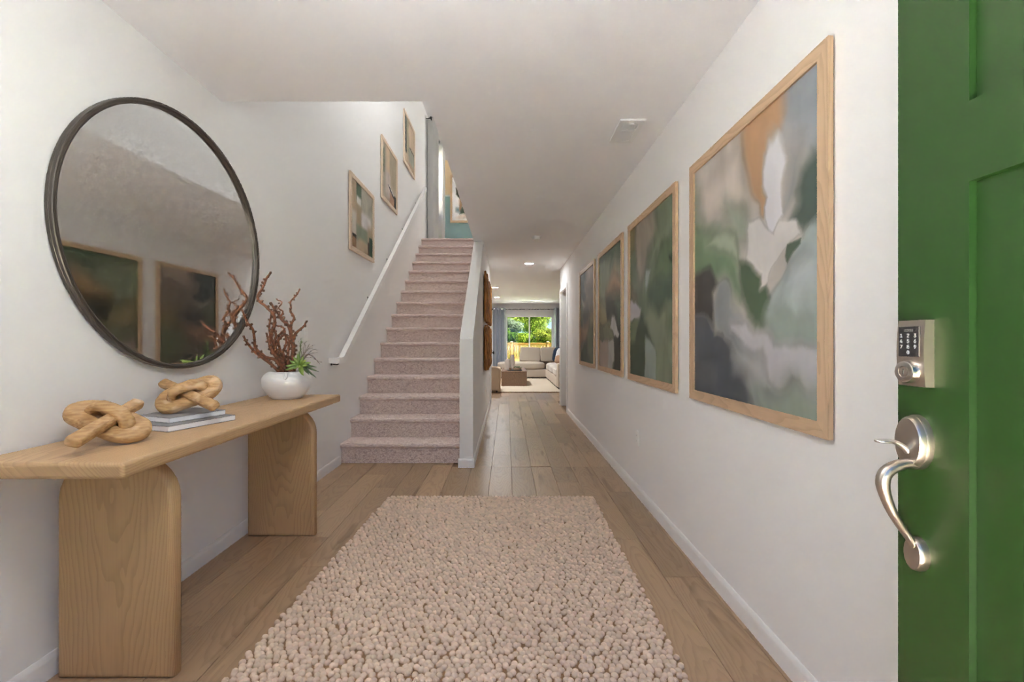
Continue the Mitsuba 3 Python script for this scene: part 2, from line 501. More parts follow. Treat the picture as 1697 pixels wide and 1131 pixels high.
# ------------------------------------------------------------------ staircase
st = thing('staircase', 'straight staircase of sixteen steps in pink-beige carpet between two white walls', 'staircase')
for n in range(16):
    yr, z0, z1 = YS + n * TR, n * RI, (n + 1) * RI
    r = .021
    c = (yr - .008, z1 - r)
    arc = [(c[0] + r * math.cos(a) - .008, c[1] + r * math.sin(a)) for a in np.linspace(-math.pi / 2, -math.pi * 1.5, 11)]
    back = yr + TR + .02 if n < 15 else yr + .12
    pts = [(yr, z0 - (.0 if n == 0 else .02)), (yr, z1 - 2 * r - .006), (yr - .004, z1 - 2 * r - .002)] + arc + [(back, z1), (back, z1 - .05), (yr + .05, z1 - .05), (yr + .05, z0 - (.0 if n == 0 else .02))]
    part(st, 'step', extrude(Polygon(pts), XS0 - XL - .004, 'x', XL + .002), 'm_carpet', smooth=35)

# handrail on the left wall
hr = thing('handrail', 'white square stair handrail fixed to the left wall above the steps', 'handrail')
xr0, xr1 = -1.525, -1.478
rail = []
ya, za = 3.875, P(0, 598, 3.875)[2]
p0, p1 = (3.99, .985), (8.10, .985 + (8.10 - 3.99) * .726)
h = .048
poly = Polygon([(ya, p0[1] - h / 2), (p0[0] + .03, p0[1] - h / 2), (p1[0] + .03, p1[1] - h / 2), (p1[0], p1[1] + h / 2 + .012), (p0[0] - .008, p0[1] + h / 2 + .004), (ya, p0[1] + h / 2)])
part(hr, 'rail', extrude(poly, xr1 - xr0, 'x', xr0), 'm_trim')
part(hr, 'wall_return', box(XL - .0, xr0 + .01, ya, ya + .05, p0[1] - h / 2, p0[1] + h / 2), 'm_trim')
for yy in (3.93, 4.95, 5.75, 6.6, 7.55):
    zz = (p0[1] if yy < p0[0] else p0[1] + (yy - p0[0]) * .726) - h / 2
    part(hr, 'bracket', cat([tube([(-1.508, yy, zz + .004), (-1.508, yy, zz - .012), (-1.530, yy, zz - .016), (XL + .002, yy, zz - .010)], .004, 8), lathe([(0, 0), (.012, 0), (.012, .004), (0, .005)], 16, (XL, yy, zz - .010), 'x')]), 'm_black_metal', smooth=40, label='small dark rail bracket')


# ------------------------------------------------------------------ paintings
def paint(layers, base, seed, wx=.30, fx=1.9):
    """A flat print: soft shapes laid over one another, their outlines wandering like poured ink."""
    def fn(p, n, uv):
        u, v = uv.x, uv.y
        a = fbm(u * fx + seed, v * fx + 3.1, seed * 1.7, 3) - .5
        b = fbm(u * fx + 7.7, v * fx + seed, seed * 2.3, 3) - .5
        a2 = fbm(u * fx * 2 + 5 * a + 1.3, v * fx * 2 + 5 * b, seed, 4) - .5
        b2 = fbm(u * fx * 2 + 5 * b, v * fx * 2 - 5 * a + 4.7, seed + 5.5, 4) - .5
        a3 = fbm(u * 12 + 6 * a2, v * 12 + 6 * b2, seed + 2.5, 3) - .5
        b3 = fbm(u * 12 - 6 * b2, v * 12 + 6 * a2, seed + 8.5, 3) - .5
        x, y = u + wx * (a + .55 * a2), v + wx * (b + .55 * b2)
        x2, y2 = u + wx * .25 * (b + .6 * b2), v + wx * .25 * (a + .6 * a2)
        sh = .35 + 1.6 * dr.clip(a2 + b + .5, 0, 1)
        c = mi.Color3f(base) * (1 + .3 * a2)
        for L in layers:
            if L[0] == 'e':
                _, cx, cy, rx, ry, ang, s, col = L
                ca, sa = math.cos(math.radians(ang)), math.sin(math.radians(ang))
                dx, dy = (x - cx), (y - cy)
                d = dr.sqrt(dr.square((dx * ca + dy * sa) / rx) + dr.square((-dx * sa + dy * ca) / ry))
                w = s * sh
                t = 1 - smoothstep(0.0, 1.0, (d - 1 + w) / (2 * w))
            elif L[0] == 'p':            # a patch with a traced outline
                q = L[1]
                xs, ys = u + .09 * (a + .8 * a2) + .028 * a3, v + .09 * (b + .8 * b2) + .028 * b3
                near, inside = mi.Float(9), mi.Float(1)
                for (x0, y0), (x1, y1) in zip(q, q[1:] + q[:1]):
                    ex, ey = x1 - x0, y1 - y0
                    px, py = xs - x0, ys - y0
                    h = dr.clip((px * ex + py * ey) / max(ex * ex + ey * ey, 1e-9), 0, 1)
                    near = dr.minimum(near, dr.square(px - ex * h) + dr.square(py - ey * h))
                    if abs(ey) > 1e-9:
                        inside = dr.select(((ys < y0) != (ys < y1)) & (px < py * (ex / ey)), -inside, inside)
                sd = -inside * dr.sqrt(near)
                w = L[2] * (.2 + 1.5 * dr.square(sh))
                t = smoothstep(-w, w, sd)
                col = L[3]
            elif L[0] == 'l':            # half-plane: all on the positive side of a line through (cx, cy)
                _, cx, cy, ang, s, col = L
                d = (x - cx) * math.cos(math.radians(ang)) + (y - cy) * math.sin(math.radians(ang))
                t = smoothstep(-s, s, d)
            else:
                _, x0, y0, x1, y1, s, col = L
                t = smoothstep(x0 - s, x0 + s, x2) * (1 - smoothstep(x1 - s, x1 + s, x2)) * smoothstep(y0 - s, y0 + s, y2) * (1 - smoothstep(y1 - s, y1 + s, y2))
            c = mix(c, mi.Color3f(col) * (1 + .45 * a2 + .2 * b), t)
            if L[0] in 'ep':
                ed = 4 * t * (1 - t)
                c = c * (1 - .26 * ed * ed * ed * dr.clip(1.6 * (b2 + .25), 0, 1) + .16 * ed * dr.clip(1.8 * (a2 + .05), 0, 1))
        c = c * (1 + .5 * (fbm(x * 11 + seed, y * 4, 2.2, 3) - .5) * (a + .6))
        c = dr.power(dr.clip(c, 0.002, 1), 1.18)
        return dr.clip(mix(c, mi.Color3f(mi.luminance(c)), .28), .004, .95)
    return fn


g = lambda *c: tuple((x / 255) ** 2.2 for x in c)
PA = [
    ('p', [(0.771,-0.153),(1.155,-0.158),(1.155,0.22),(0.933,0.215),(0.87,0.146),(0.783,0.1),(0.777,0.043)], 0.06, g(160,170,182)),
    ('p', [(0.825,0.045),(1.155,0.061),(1.155,0.156),(0.87,0.1)], 0.08, g(140,150,162)),
    ('p', [(0.795,0.31),(0.789,0.357),(0.87,0.319),(0.881,0.265),(0.891,0.177),(0.825,0.176)], 0.04, g(148,150,153)),
    ('p', [(1.155,0.204),(0.953,0.211),(0.891,0.257),(0.87,0.302),(0.881,0.345),(0.825,0.384),(0.891,0.451),(0.933,0.448),(1.155,0.405)], 0.03, g(84,104,100)),
    ('p', [(0.094,0.133),(0.186,0.1),(0.387,0.062),(0.492,0.055),(0.509,0.16),(0.572,0.248),(0.556,0.299),(0.387,0.272),(0.186,0.24)], 0.06, g(206,192,182)),
    ('p', [(0.509,-0.124),(0.66,-0.125),(0.762,-0.145),(0.783,0.063),(0.762,0.095),(0.701,0.099),(0.687,0.132),(0.66,0.194),(0.662,0.26),(0.684,0.286),(0.673,0.315),(0.66,0.351),(0.638,0.346),(0.631,0.298),(0.587,0.252),(0.556,0.189),(0.509,0.104)], 0.02, g(192,148,106)),
    ('p', [(0.701,0.118),(0.752,0.106),(0.777,0.146),(0.801,0.203),(0.777,0.256),(0.777,0.317),(0.789,0.357),(0.759,0.374),(0.727,0.417),(0.701,0.411),(0.673,0.354),(0.667,0.32),(0.69,0.287),(0.662,0.241),(0.66,0.194),(0.673,0.153)], 0.012, g(212,210,216)),
    ('p', [(-0.15,-0.14),(0.07,0.109),(0.07,0.195),(0.163,0.284),(0.35,0.339),(0.441,0.395),(0.387,0.437),(-0.15,0.373)], 0.03, g(128,142,124)),
    ('p', [(0.35,0.225),(0.525,0.291),(0.556,0.354),(0.525,0.411),(0.441,0.416),(0.369,0.32)], 0.05, g(150,162,146)),
    ('p', [(0.549,0.339),(0.631,0.344),(0.727,0.417),(0.759,0.374),(0.813,0.378),(0.87,0.406),(0.881,0.46),(0.87,0.457),(0.825,0.471),(0.777,0.493),(0.714,0.527),(0.687,0.587),(0.631,0.601),(0.638,0.542),(0.587,0.508),(0.556,0.497),(0.533,0.48),(0.541,0.412),(0.533,0.368)], 0.014, g(208,203,200)),
    ('p', [(1.155,0.421),(0.953,0.431),(0.902,0.453),(0.897,0.481),(0.897,0.468),(0.87,0.491),(0.825,0.543),(0.789,0.592),(0.701,0.652),(0.673,0.702),(0.701,0.742),(0.74,0.805),(0.825,0.792),(0.881,0.809),(0.953,0.808),(1.155,0.823)], 0.018, g(160,174,174)),
    ('p', [(0.825,0.549),(0.912,0.521),(1.155,0.542),(1.155,0.69),(0.881,0.711),(0.727,0.723),(0.752,0.706),(0.801,0.684),(0.825,0.626)], 0.05, g(170,178,182)),
    ('p', [(0.701,0.722),(0.801,0.69),(0.912,0.713),(1.155,0.733),(1.155,0.818),(0.953,0.808),(0.825,0.792),(0.74,0.805)], 0.04, g(140,158,146)),
    ('p', [(0.807,0.474),(0.881,0.476),(0.886,0.497),(0.848,0.511),(0.813,0.544),(0.801,0.515)], 0.008, g(74,98,84)),
    ('p', [(-0.15,0.256),(0.141,0.302),(0.311,0.368),(0.441,0.378),(0.458,0.461),(0.475,0.535),(0.509,0.596),(0.492,0.63),(0.423,0.603),(0.331,0.525),(0.229,0.53),(-0.143,0.443)], 0.025, g(110,138,108)),
    ('p', [(0.331,0.341),(0.441,0.374),(0.467,0.441),(0.458,0.497),(0.405,0.445),(0.271,0.416),(0.141,0.369)], 0.02, g(158,170,148)),
    ('p', [(0.475,0.485),(0.533,0.487),(0.572,0.506),(0.631,0.548),(0.638,0.602),(0.687,0.593),(0.714,0.647),(0.68,0.69),(0.673,0.741),(0.617,0.74),(0.556,0.697),(0.509,0.631),(0.484,0.558)], 0.012, g(84,108,84)),
    ('p', [(-0.143,0.434),(0.186,0.467),(0.271,0.542),(0.229,0.586),(0.24,0.651),(0.229,0.723),(0.163,0.688),(-0.143,0.637)], 0.014, g(60,60,64)),
    ('p', [(-0.143,0.637),(0.163,0.68),(0.26,0.755),(0.387,0.802),(0.458,0.859),(0.556,0.938),(0.66,1.145),(0.387,1.161),(-0.143,1.158)], 0.014, g(84,92,104)),
    ('p', [(-0.143,0.876),(0.387,0.937),(0.617,1.153),(-0.143,1.156)], 0.06, g(64,72,82)),
    ('p', [(0.281,0.543),(0.331,0.533),(0.396,0.563),(0.423,0.64),(0.509,0.702),(0.556,0.731),(0.631,0.813),(0.673,0.851),(0.701,0.914),(0.777,0.945),(0.848,0.903),(0.912,0.921),(1.155,0.939),(1.155,1.153),(0.727,1.15),(0.646,1.134),(0.541,0.925),(0.441,0.845),(0.369,0.794),(0.26,0.755),(0.233,0.707),(0.233,0.642)], 0.012, g(138,144,149)),
    ('p', [(0.423,0.816),(0.602,0.827),(0.66,0.832),(0.687,0.863),(0.701,0.907),(0.752,0.941),(0.673,0.948),(0.556,0.917),(0.458,0.852)], 0.02, g(164,166,168)),
    ('p', [(0.509,0.73),(0.541,0.714),(0.602,0.753),(0.673,0.76),(0.701,0.767),(0.74,0.808),(0.813,0.793),(0.881,0.809),(0.948,0.811),(1.155,0.833),(1.155,0.934),(0.933,0.928),(0.853,0.903),(0.813,0.933),(0.777,0.942),(0.74,0.942),(0.697,0.908),(0.687,0.851),(0.66,0.825),(0.602,0.827),(0.458,0.787),(0.387,0.757),(0.387,0.727)], 0.01, g(180,178,184)),
    ('p', [(0.777,0.951),(0.848,0.903),(0.912,0.921),(1.155,0.939),(1.155,1.153),(0.673,1.153),(0.617,0.967)], 0.03, g(140,154,143)),
]
PB = [
    ('p', [(-0.15,-0.144),(0.177,-0.134),(0.12,0.096),(0.061,0.152),(-0.15,0.135)], 0.05, g(128,118,72)),
    ('p', [(0.177,-0.134),(0.623,-0.133),(0.687,0.099),(0.623,0.154),(0.438,0.215),(0.389,0.298),(0.338,0.384),(0.259,0.394),(0.177,0.301),(0.148,0.167),(0.12,0.096)], 0.04, g(150,139,129)),
    ('p', [(0.623,-0.133),(1.142,-0.142),(1.142,0.185),(0.808,0.222),(0.556,0.292),(0.438,0.383),(0.414,0.411),(0.556,0.234),(0.708,0.126)], 0.05, g(122,138,114)),
    ('p', [(0.769,0.247),(1.142,0.205),(1.142,0.472),(0.556,0.426),(0.666,0.336)], 0.04, g(84,110,76)),
    ('p', [(0.939,0.328),(1.142,0.321),(1.142,0.364),(0.957,0.348)], 0.01, g(36,52,44)),
    ('p', [(0.482,0.457),(0.665,0.403),(1.15,0.442),(1.15,0.518),(0.896,0.551),(0.83,0.59),(0.773,0.624),(0.714,0.624),(0.615,0.583),(0.482,0.54)], 0.02, g(66,88,74)),
    ('p', [(0.397,0.329),(0.523,0.345),(0.468,0.435),(0.431,0.451),(0.411,0.415)], 0.01, g(142,154,150)),
    ('p', [(0.028,0.39),(0.181,0.481),(0.214,0.536),(0.028,0.477)], 0.03, g(120,104,84)),
    ('p', [(0.028,0.485),(0.181,0.534),(0.292,0.571),(0.277,0.614),(0.245,0.638),(0.115,0.629),(-0.132,0.665)], 0.01, g(178,170,178)),
    ('p', [(0.308,0.601),(0.382,0.633),(0.536,0.728),(0.615,0.796),(0.397,0.768),(0.368,1.133),(-0.132,1.146),(-0.132,0.791),(0.115,0.783),(0.181,0.7),(0.245,0.649)], 0.012, g(54,70,60)),
    ('p', [(0.115,0.633),(0.245,0.642),(0.181,0.7),(0.115,0.783),(0.028,0.787),(0.046,0.666)], 0.012, g(100,112,84)),
    ('p', [(0.509,0.556),(0.714,0.628),(0.785,0.612),(0.896,0.582),(1.15,0.594),(1.15,1.155),(0.678,1.157),(0.665,0.828),(0.615,0.789),(0.397,0.626)], 0.02, g(128,138,116)),
    ('p', [(0.411,0.74),(0.509,0.755),(0.64,0.802),(0.665,0.861),(0.678,1.16),(0.338,1.156),(0.397,0.91)], 0.01, g(142,154,150)),
    ('p', [(0.896,0.588),(1.16,0.589),(1.16,0.753),(0.918,0.734),(0.875,0.672)], 0.03, g(96,112,84)),
]
PC = [
    ('p', [(-0.159,-0.149),(1.144,-0.153),(1.144,0.141),(0.859,0.131),(0.755,0.105),(0.645,0.206),(0.575,0.246),(0.546,0.193),(0.516,0.113),(0.284,0.057),(-0.159,0.038)], 0.03, g(64,84,68)),
    ('p', [(-0.159,0.038),(0.284,0.062),(0.516,0.118),(0.56,0.244),(0.441,0.292),(0.348,0.368),(0.251,0.407),(-0.159,0.387)], 0.04, g(124,133,109)),
    ('p', [(1.144,0.19),(0.909,0.189),(0.755,0.188),(0.645,0.238),(0.755,0.241),(0.884,0.272),(1.144,0.324)], 0.03, g(149,138,113)),
    ('p', [(0.617,0.256),(0.728,0.237),(0.884,0.272),(0.958,0.32),(1.132,0.387),(0.884,0.363),(0.755,0.377),(0.531,0.4),(0.411,0.419),(0.411,0.345)], 0.02, g(167,133,98)),
    ('p', [(0.347,0.36),(0.908,0.409),(0.645,0.439),(0.347,0.446)], 0.05, g(138,107,64)),
    ('p', [(0.031,0.378),(0.347,0.503),(0.425,0.577),(0.347,0.602),(0.097,0.623),(0.031,0.621)], 0.05, g(142,129,91)),
    ('p', [(0.347,0.417),(0.501,0.401),(0.78,0.437),(1.149,0.491),(1.149,0.651),(0.908,0.712),(0.713,0.721),(0.609,0.585),(0.386,0.576),(0.347,0.488)], 0.03, g(53,57,51)),
    ('p', [(0.78,0.476),(1.149,0.454),(1.149,0.633),(0.908,0.617)], 0.03, g(77,98,75)),
    ('p', [(0.347,0.595),(0.537,0.651),(0.679,0.681),(0.713,0.748),(0.463,0.76),(0.267,0.744),(0.183,0.64)], 0.04, g(122,127,100)),
    ('p', [(0.645,0.58),(0.764,0.592),(0.813,0.626),(0.908,0.699),(0.877,0.736),(0.78,0.709),(0.73,0.722),(0.679,0.675),(0.537,0.651),(0.609,0.619)], 0.01, g(180,178,174)),
    ('p', [(0.031,0.757),(0.267,0.744),(0.501,0.753),(0.501,1.138),(0.347,1.158),(0.031,1.158)], 0.03, g(169,149,136)),
    ('p', [(0.463,0.76),(0.679,0.748),(0.73,0.787),(0.713,0.88),(0.645,0.935),(0.574,1.155),(0.386,1.153),(0.463,0.899)], 0.012, g(172,169,163)),
    ('p', [(0.713,0.728),(0.861,0.724),(1.149,0.713),(1.149,1.147),(0.592,1.151),(0.713,0.893)], 0.01, g(51,55,51)),
]
PD = [
    ('p', [(0.519,-0.129),(0.972,-0.141),(0.972,0.147),(0.519,0.133)], 0.05, g(163,142,131)),
    ('p', [(-0.159,-0.139),(0.441,-0.139),(0.415,0.073),(0.307,0.119),(0.334,0.209),(0.441,0.29),(0.415,0.324),(-0.159,0.294)], 0.02, g(57,66,62)),
    ('p', [(-0.152,0.318),(0.181,0.349),(0.286,0.474),(0.181,0.59),(-0.152,0.594)], 0.03, g(91,100,80)),
    ('p', [(0.109,0.297),(0.32,0.367),(0.286,0.401),(0.145,0.337)], 0.02, g(149,149,133)),
    ('p', [(0.705,0.451),(1.181,0.469),(1.181,0.632),(0.765,0.675),(0.705,0.605)], 0.05, g(129,116,77)),
    ('p', [(0.32,0.412),(0.519,0.397),(0.705,0.494),(0.705,0.605),(0.32,0.594),(0.181,0.497)], 0.03, g(64,66,66)),
    ('p', [(-0.152,0.603),(0.644,0.621),(0.55,0.724),(0.181,0.766),(-0.152,0.813)], 0.03, g(151,118,91)),
    ('p', [(0.705,0.64),(1.181,0.615),(1.181,1.147),(0.582,0.916),(0.55,0.759)], 0.04, g(102,111,86)),
    ('p', [(0.32,0.767),(0.519,0.759),(0.55,0.899),(1.143,1.14),(1.181,1.163),(0.036,1.162),(0.036,0.907)], 0.03, g(60,73,66)),
]
mat('m_print_a', proc(paint(PA, g(186, 178, 172), 1.3)), .55, .25)
mat('m_print_b', proc(paint(PB, g(96, 112, 92), 4.1)), .55, .25)
mat('m_print_c', proc(paint(PC, g(104, 106, 86), 8.7)), .55, .25)
mat('m_print_d', proc(paint(PD, g(118, 106, 94), 12.9)), .55, .25)
SA = [('r', .0, .0, .30, .8, .06, g(176, 150, 120)), ('r', .0, .45, .24, .85, .05, g(196, 184, 170)), ('r', .22, -.1, .46, .28, .03, g(86, 108, 82)), ('r', .24, .2, .44, .31, .03, g(206, 202, 194)), ('r', .46, -.1, 1.1, .40, .06, g(172, 166, 148)),
      ('r', .24, .34, .5, .7, .05, g(168, 146, 112)), ('r', .45, .38, .92, .62, .06, g(208, 202, 200)), ('r', .22, .62, .80, .86, .04, g(134, 146, 122)), ('r', .30, .82, .80, 1.1, .05, g(190, 168, 136)), ('r', .74, .52, 1.1, .82, .08, g(180, 160, 130)),
      ('r', .82, .68, 1.0, 1.1, .02, g(46, 78, 62)), ('r', .75, .78, .82, 1.1, .02, g(92, 66, 50)), ('r', .0, .82, .22, 1.05, .02, g(134, 98, 62)), ('r', .0, .80, .22, .85, .012, g(42, 36, 34))]
SB = [('r', .0, .0, .26, .95, .06, g(170, 160, 140)), ('r', .05, .10, .13, .55, .02, g(86, 104, 76)), ('r', .24, -.1, .56, .5, .06, g(206, 180, 146)), ('r', .5, -.1, 1.1, .62, .07, g(176, 160, 132)), ('r', .2, .45, .55, .9, .08, g(196, 182, 172)),
      ('r', .50, .78, .86, 1.1, .04, g(184, 140, 106)), ('e', .66, .74, .26, .03, 14, .3, g(48, 48, 52)), ('e', .62, .70, .2, .02, 14, .4, g(205, 205, 205)), ('r', .82, .74, .98, 1.1, .02, g(60, 56, 56))]
SC = [('r', .0, .0, .22, .75, .03, g(84, 96, 88)), ('r', .08, .3, .24, .8, .03, g(58, 66, 68)), ('r', .22, -.1, .5, .7, .06, g(170, 158, 120)), ('r', .42, -.1, 1.1, .5, .06, g(202, 172, 138)), ('r', .5, .52, 1.1, .57, .02, g(80, 76, 72)),
      ('r', .40, .56, 1.1, .95, .05, g(158, 156, 132)), ('r', .0, .78, .42, 1.1, .05, g(188, 164, 130)), ('r', .42, .86, 1.1, 1.1, .05, g(176, 146, 110))]
mat('m_print_e', proc(paint(SA, g(180, 165, 140), 2.2, .12, 3)), .6, .2)
mat('m_print_f', proc(paint(SB, g(186, 170, 146), 5.2, .12, 3)), .6, .2)
mat('m_print_g', proc(paint(SC, g(186, 166, 136), 9.2, .12, 3)), .6, .2)
UP = [('r', -.2, -.2, .12, 1.2, .3, g(222, 224, 230)), ('p', [(.10, .73), (.45, .72), (.44, .80), (.30, .83), (.10, .81)], .02, g(112, 148, 158)), ('p', [(.19, .42), (.24, .42), (.30, .60), (.30, .78), (.21, .78), (.22, .60)], .015, g(170, 130, 82)),
      ('p', [(.08, .24), (.14, .24), (.24, .44), (.21, .48), (.10, .38)], .015, g(62, 66, 46)), ('p', [(.22, .34), (.28, .40), (.34, .60), (.27, .62), (.23, .48)], .015, g(122, 128, 78)),
      ('p', [(.30, .46), (.40, .60), (.37, .70), (.31, .60)], .015, g(84, 100, 72)), ('p', [(.31, .68), (.42, .74), (.46, .90), (.36, .88), (.24, .86)], .015, g(58, 80, 66)), ('e', .45, .93, .3, .05, 0, .6, g(222, 200, 186))]
mat('m_print_h', proc(paint(UP, g(232, 230, 228), 3.2, .12, 3)), .6, .2)


def quad(a, b, c, d):
    return trimesh.Trimesh([a, b, c, d], [(0, 1, 2), (0, 2, 3)], process=False)


UV4 = np.array([(0, 0), (1, 0), (1, 1), (0, 1.0)])


def framed(name, label, group, wall_x, sx, ya, yb, z0, z1, bw, depth, art, wood, backside):
    """A framed print on a side wall. sx: which way it faces; the print's u runs left to right as one looks at it."""
    t = thing(name, label, 'picture', group)
    xa, xb = wall_x + sx * .006, wall_x + sx * depth

    def bar(ca, cb, cc, cd, axis):
        # four corners in (y, z), mitred; a prism between xa and xb with an inner lip
        pts = [(x, y, z) for x in (xa, xb - sx * .0) for y, z in (ca, cb, cc, cd)]
        m = hull(pts)
        b = part(t, 'frame_bar', m, wood, uv=grain(axis, (0, 3 - axis)))
    i0, i1, j0, j1 = ya + bw, yb - bw, z0 + bw, z1 - bw
    bar((ya, z0), (yb, z0), (i1, j0), (i0, j0), 1)
    bar((ya, z1), (yb, z1), (i1, j1), (i0, j1), 1)
    bar((ya, z0), (ya, z1), (i0, j1), (i0, j0), 2)
    bar((yb, z0), (yb, z1), (i1, j1), (i1, j0), 2)
    xp = wall_x + sx * (depth - .009)
    # as one looks at it: facing -x (sx -1) left is far (large y); facing +x left is near
    L, R = (i1, i0) if sx < 0 else (i0, i1)
    e = .003
    L, R = (L + e, R - e) if sx < 0 else (L - e, R + e)
    part(t, 'print', quad((xp, L, j1 + e), (xp, R, j1 + e), (xp, R, j0 - e), (xp, L, j0 - e)), art, uv=UV4)
    part(t, 'backing', box(wall_x + sx * .004, xp - sx * .003, ya + .006, yb - .006, z0 + .006, z1 - .006), 'm_side_oak', uv=grain(2, (1,)))
    return t


PZ0, PZ1 = EYE - .3075 * .955, EYE + .957 * .955
PY = [(1.309, 2.305), (2.495, 3.485), (3.655, 4.640), (4.825, 5.815)]
names = ['largest-looking framed abstract print beside the green door, cream orange and slate blue poured colours', 'framed abstract print in sage green and grey, second from the green door',
         'framed abstract print in dark green, tan and cream, third from the green door', 'framed abstract print in dark green and taupe, farthest from the green door']
for (a, b), lab, art in zip(PY, names, 'abcd'):
    framed('wall_art', lab, 'framed abstract prints on the right wall', XR, -1, a, b, PZ0, PZ1, .047, .022, f'm_print_{art}', 'm_frame_oak', 1)
for (a, b, z0, z1), lab, art in zip(((4.343, 5.125, 2.07, 2.848), (5.447, 6.215, 2.945, 3.73), (6.63, 7.40, 3.878, 4.68)),
                                    ('square pale-framed block abstract in green, white and beige, lowest of three above the handrail', 'square pale-framed abstract in beige with a dark corner stroke, middle of three above the handrail',
                                     'square pale-framed abstract in beige and grey, topmost of three above the handrail'), 'efg'):
    framed('stair_art', lab, 'small framed abstracts up the stair wall', XL, 1, a, b, z0, z1, .045, .026, f'm_print_{art}', 'm_pale_oak', 1)

# picture on the upper end wall, facing the stairs
t = thing('upper_art', 'oak-framed print of a green plant on white at the head of the stairs', 'picture')
ux0, ux1, uz0, uz1, uy, ub = -1.39, -.50, 4.075, 5.245, YU - .012, .05
for c in (((ux0, uz0), (ux1, uz0), (ux1 - ub, uz0 + ub), (ux0 + ub, uz0 + ub)), ((ux0, uz1), (ux1, uz1), (ux1 - ub, uz1 - ub), (ux0 + ub, uz1 - ub)),
          ((ux0, uz0), (ux0, uz1), (ux0 + ub, uz1 - ub), (ux0 + ub, uz0 + ub)), ((ux1, uz0), (ux1, uz1), (ux1 - ub, uz1 - ub), (ux1 - ub, uz0 + ub))):
    part(t, 'frame_bar', hull([(x, y, z) for y in (uy - .03, uy) for x, z in c]), 'm_frame_oak', uv=grain(2, (0,)))
part(t, 'print', quad((ux0 + ub, uy - .016, uz1 - ub), (ux1 - ub, uy - .016, uz1 - ub), (ux1 - ub, uy - .016, uz0 + ub), (ux0 + ub, uy - .016, uz0 + ub)), 'm_print_h', uv=UV4)
part(t, 'backing', box(ux0 + .005, ux1 - .005, uy - .012, uy, uz0 + .005, uz1 - .005), 'm_side_oak', uv=grain(2, (0,)))

# ------------------------------------------------------------------ round mirror
t = thing('round_mirror', 'large round wall mirror with a thin dark bronze frame above the console table', 'mirror')
MR = .602
prof = [(MR - .004, .0), (MR, .003), (MR, .014), (MR - .0015, .0155), (MR, .017), (MR, .027), (MR - .003, .030), (MR - .012, .0305), (MR - .016, .028), (MR - .018, .0275), (MR - .021, .025), (MR - .023, .012), (MR - .023, .0), (MR - .004, .0)]
tilt = trimesh.transformations.rotation_matrix(math.radians(-1.25), (0, 0, 1))


def mirror_place(m):
    m.apply_transform(tilt)
    m.apply_translation((XL + .014, 2.090, 1.626))
    return m


part(t, 'frame', mirror_place(lathe(prof, 160, axis='x')), 'm_bronze', smooth=30)
part(t, 'glass', mirror_place(lathe([(0, .004), (MR - .022, .004), (MR - .022, .010), (0, .010)], 128, axis='x')), 'm_mirror', smooth=False)

# ------------------------------------------------------------------ console table
ZT = .806
t = thing('console_table', 'brown wooden console table with two slab legs rounded at the top, against the left wall', 'table')
top = Polygon([(-1.555, 1.246), (-1.09, 1.246), (-1.09, 2.885), (-1.555, 2.885)])
top = sbox(-1.555, 1.246, -1.09, 2.885).buffer(-.012).buffer(.012, quad_segs=4)
part(t, 'tabletop', rslab(top, .049, .014, 5, 'z', ZT - .049), 'm_table_wood', smooth=35, uv=grain(1, (0, 2), k=23))
for ya, k in ((1.494, 41), (2.592, 57)):
    sh = rpoly(-1.536, -1.139, 0.0, ZT - .048, .15, True, 10)
    part(t, 'leg', rslab(sh, .056, .02, 5, 'y', ya), 'm_table_wood', smooth=35, uv=grain(2, (0, 1), k=k))


# ------------------------------------------------------------------ books and carved knots
def book(name, label, corner, along, w, l, z, th):
    """corner: nearest corner (x, y); along: direction of the visible long edge."""
    t = thing(name, label, 'book')
    a = np.array(along, float)
    a /= np.linalg.norm(a)
    b = np.array([-a[1], a[0]])
    M = np.eye(4)
    M[:2, 0], M[:2, 1], M[:2, 3], M[2, 3] = a, b, corner, z

    def put(m):
        m.apply_transform(M)
        return m
    part(t, 'cover', put(cat([box(0, l, 0, w, 0, .0024, .0006), box(0, l, 0, w, th - .0024, th, .0006), box(0, l, w - .003, w, .001, th - .001)])), 'm_grey_cover')
    part(t, 'pages', put(box(.0015, l - .0015, .0015, w - .004, .0022, th - .0022)), 'm_paper', label='white page block')
    return t


book('book', 'larger grey book lying flat on the console table, lower of two', (-1.284, 1.667), (.089, .268), .235, .283, ZT + .0003, .023)
book('book', 'smaller grey book lying on another book, under the right wooden knot', (-1.322, 1.722), (.083, .215), .20, .23, ZT + .0236, .022)


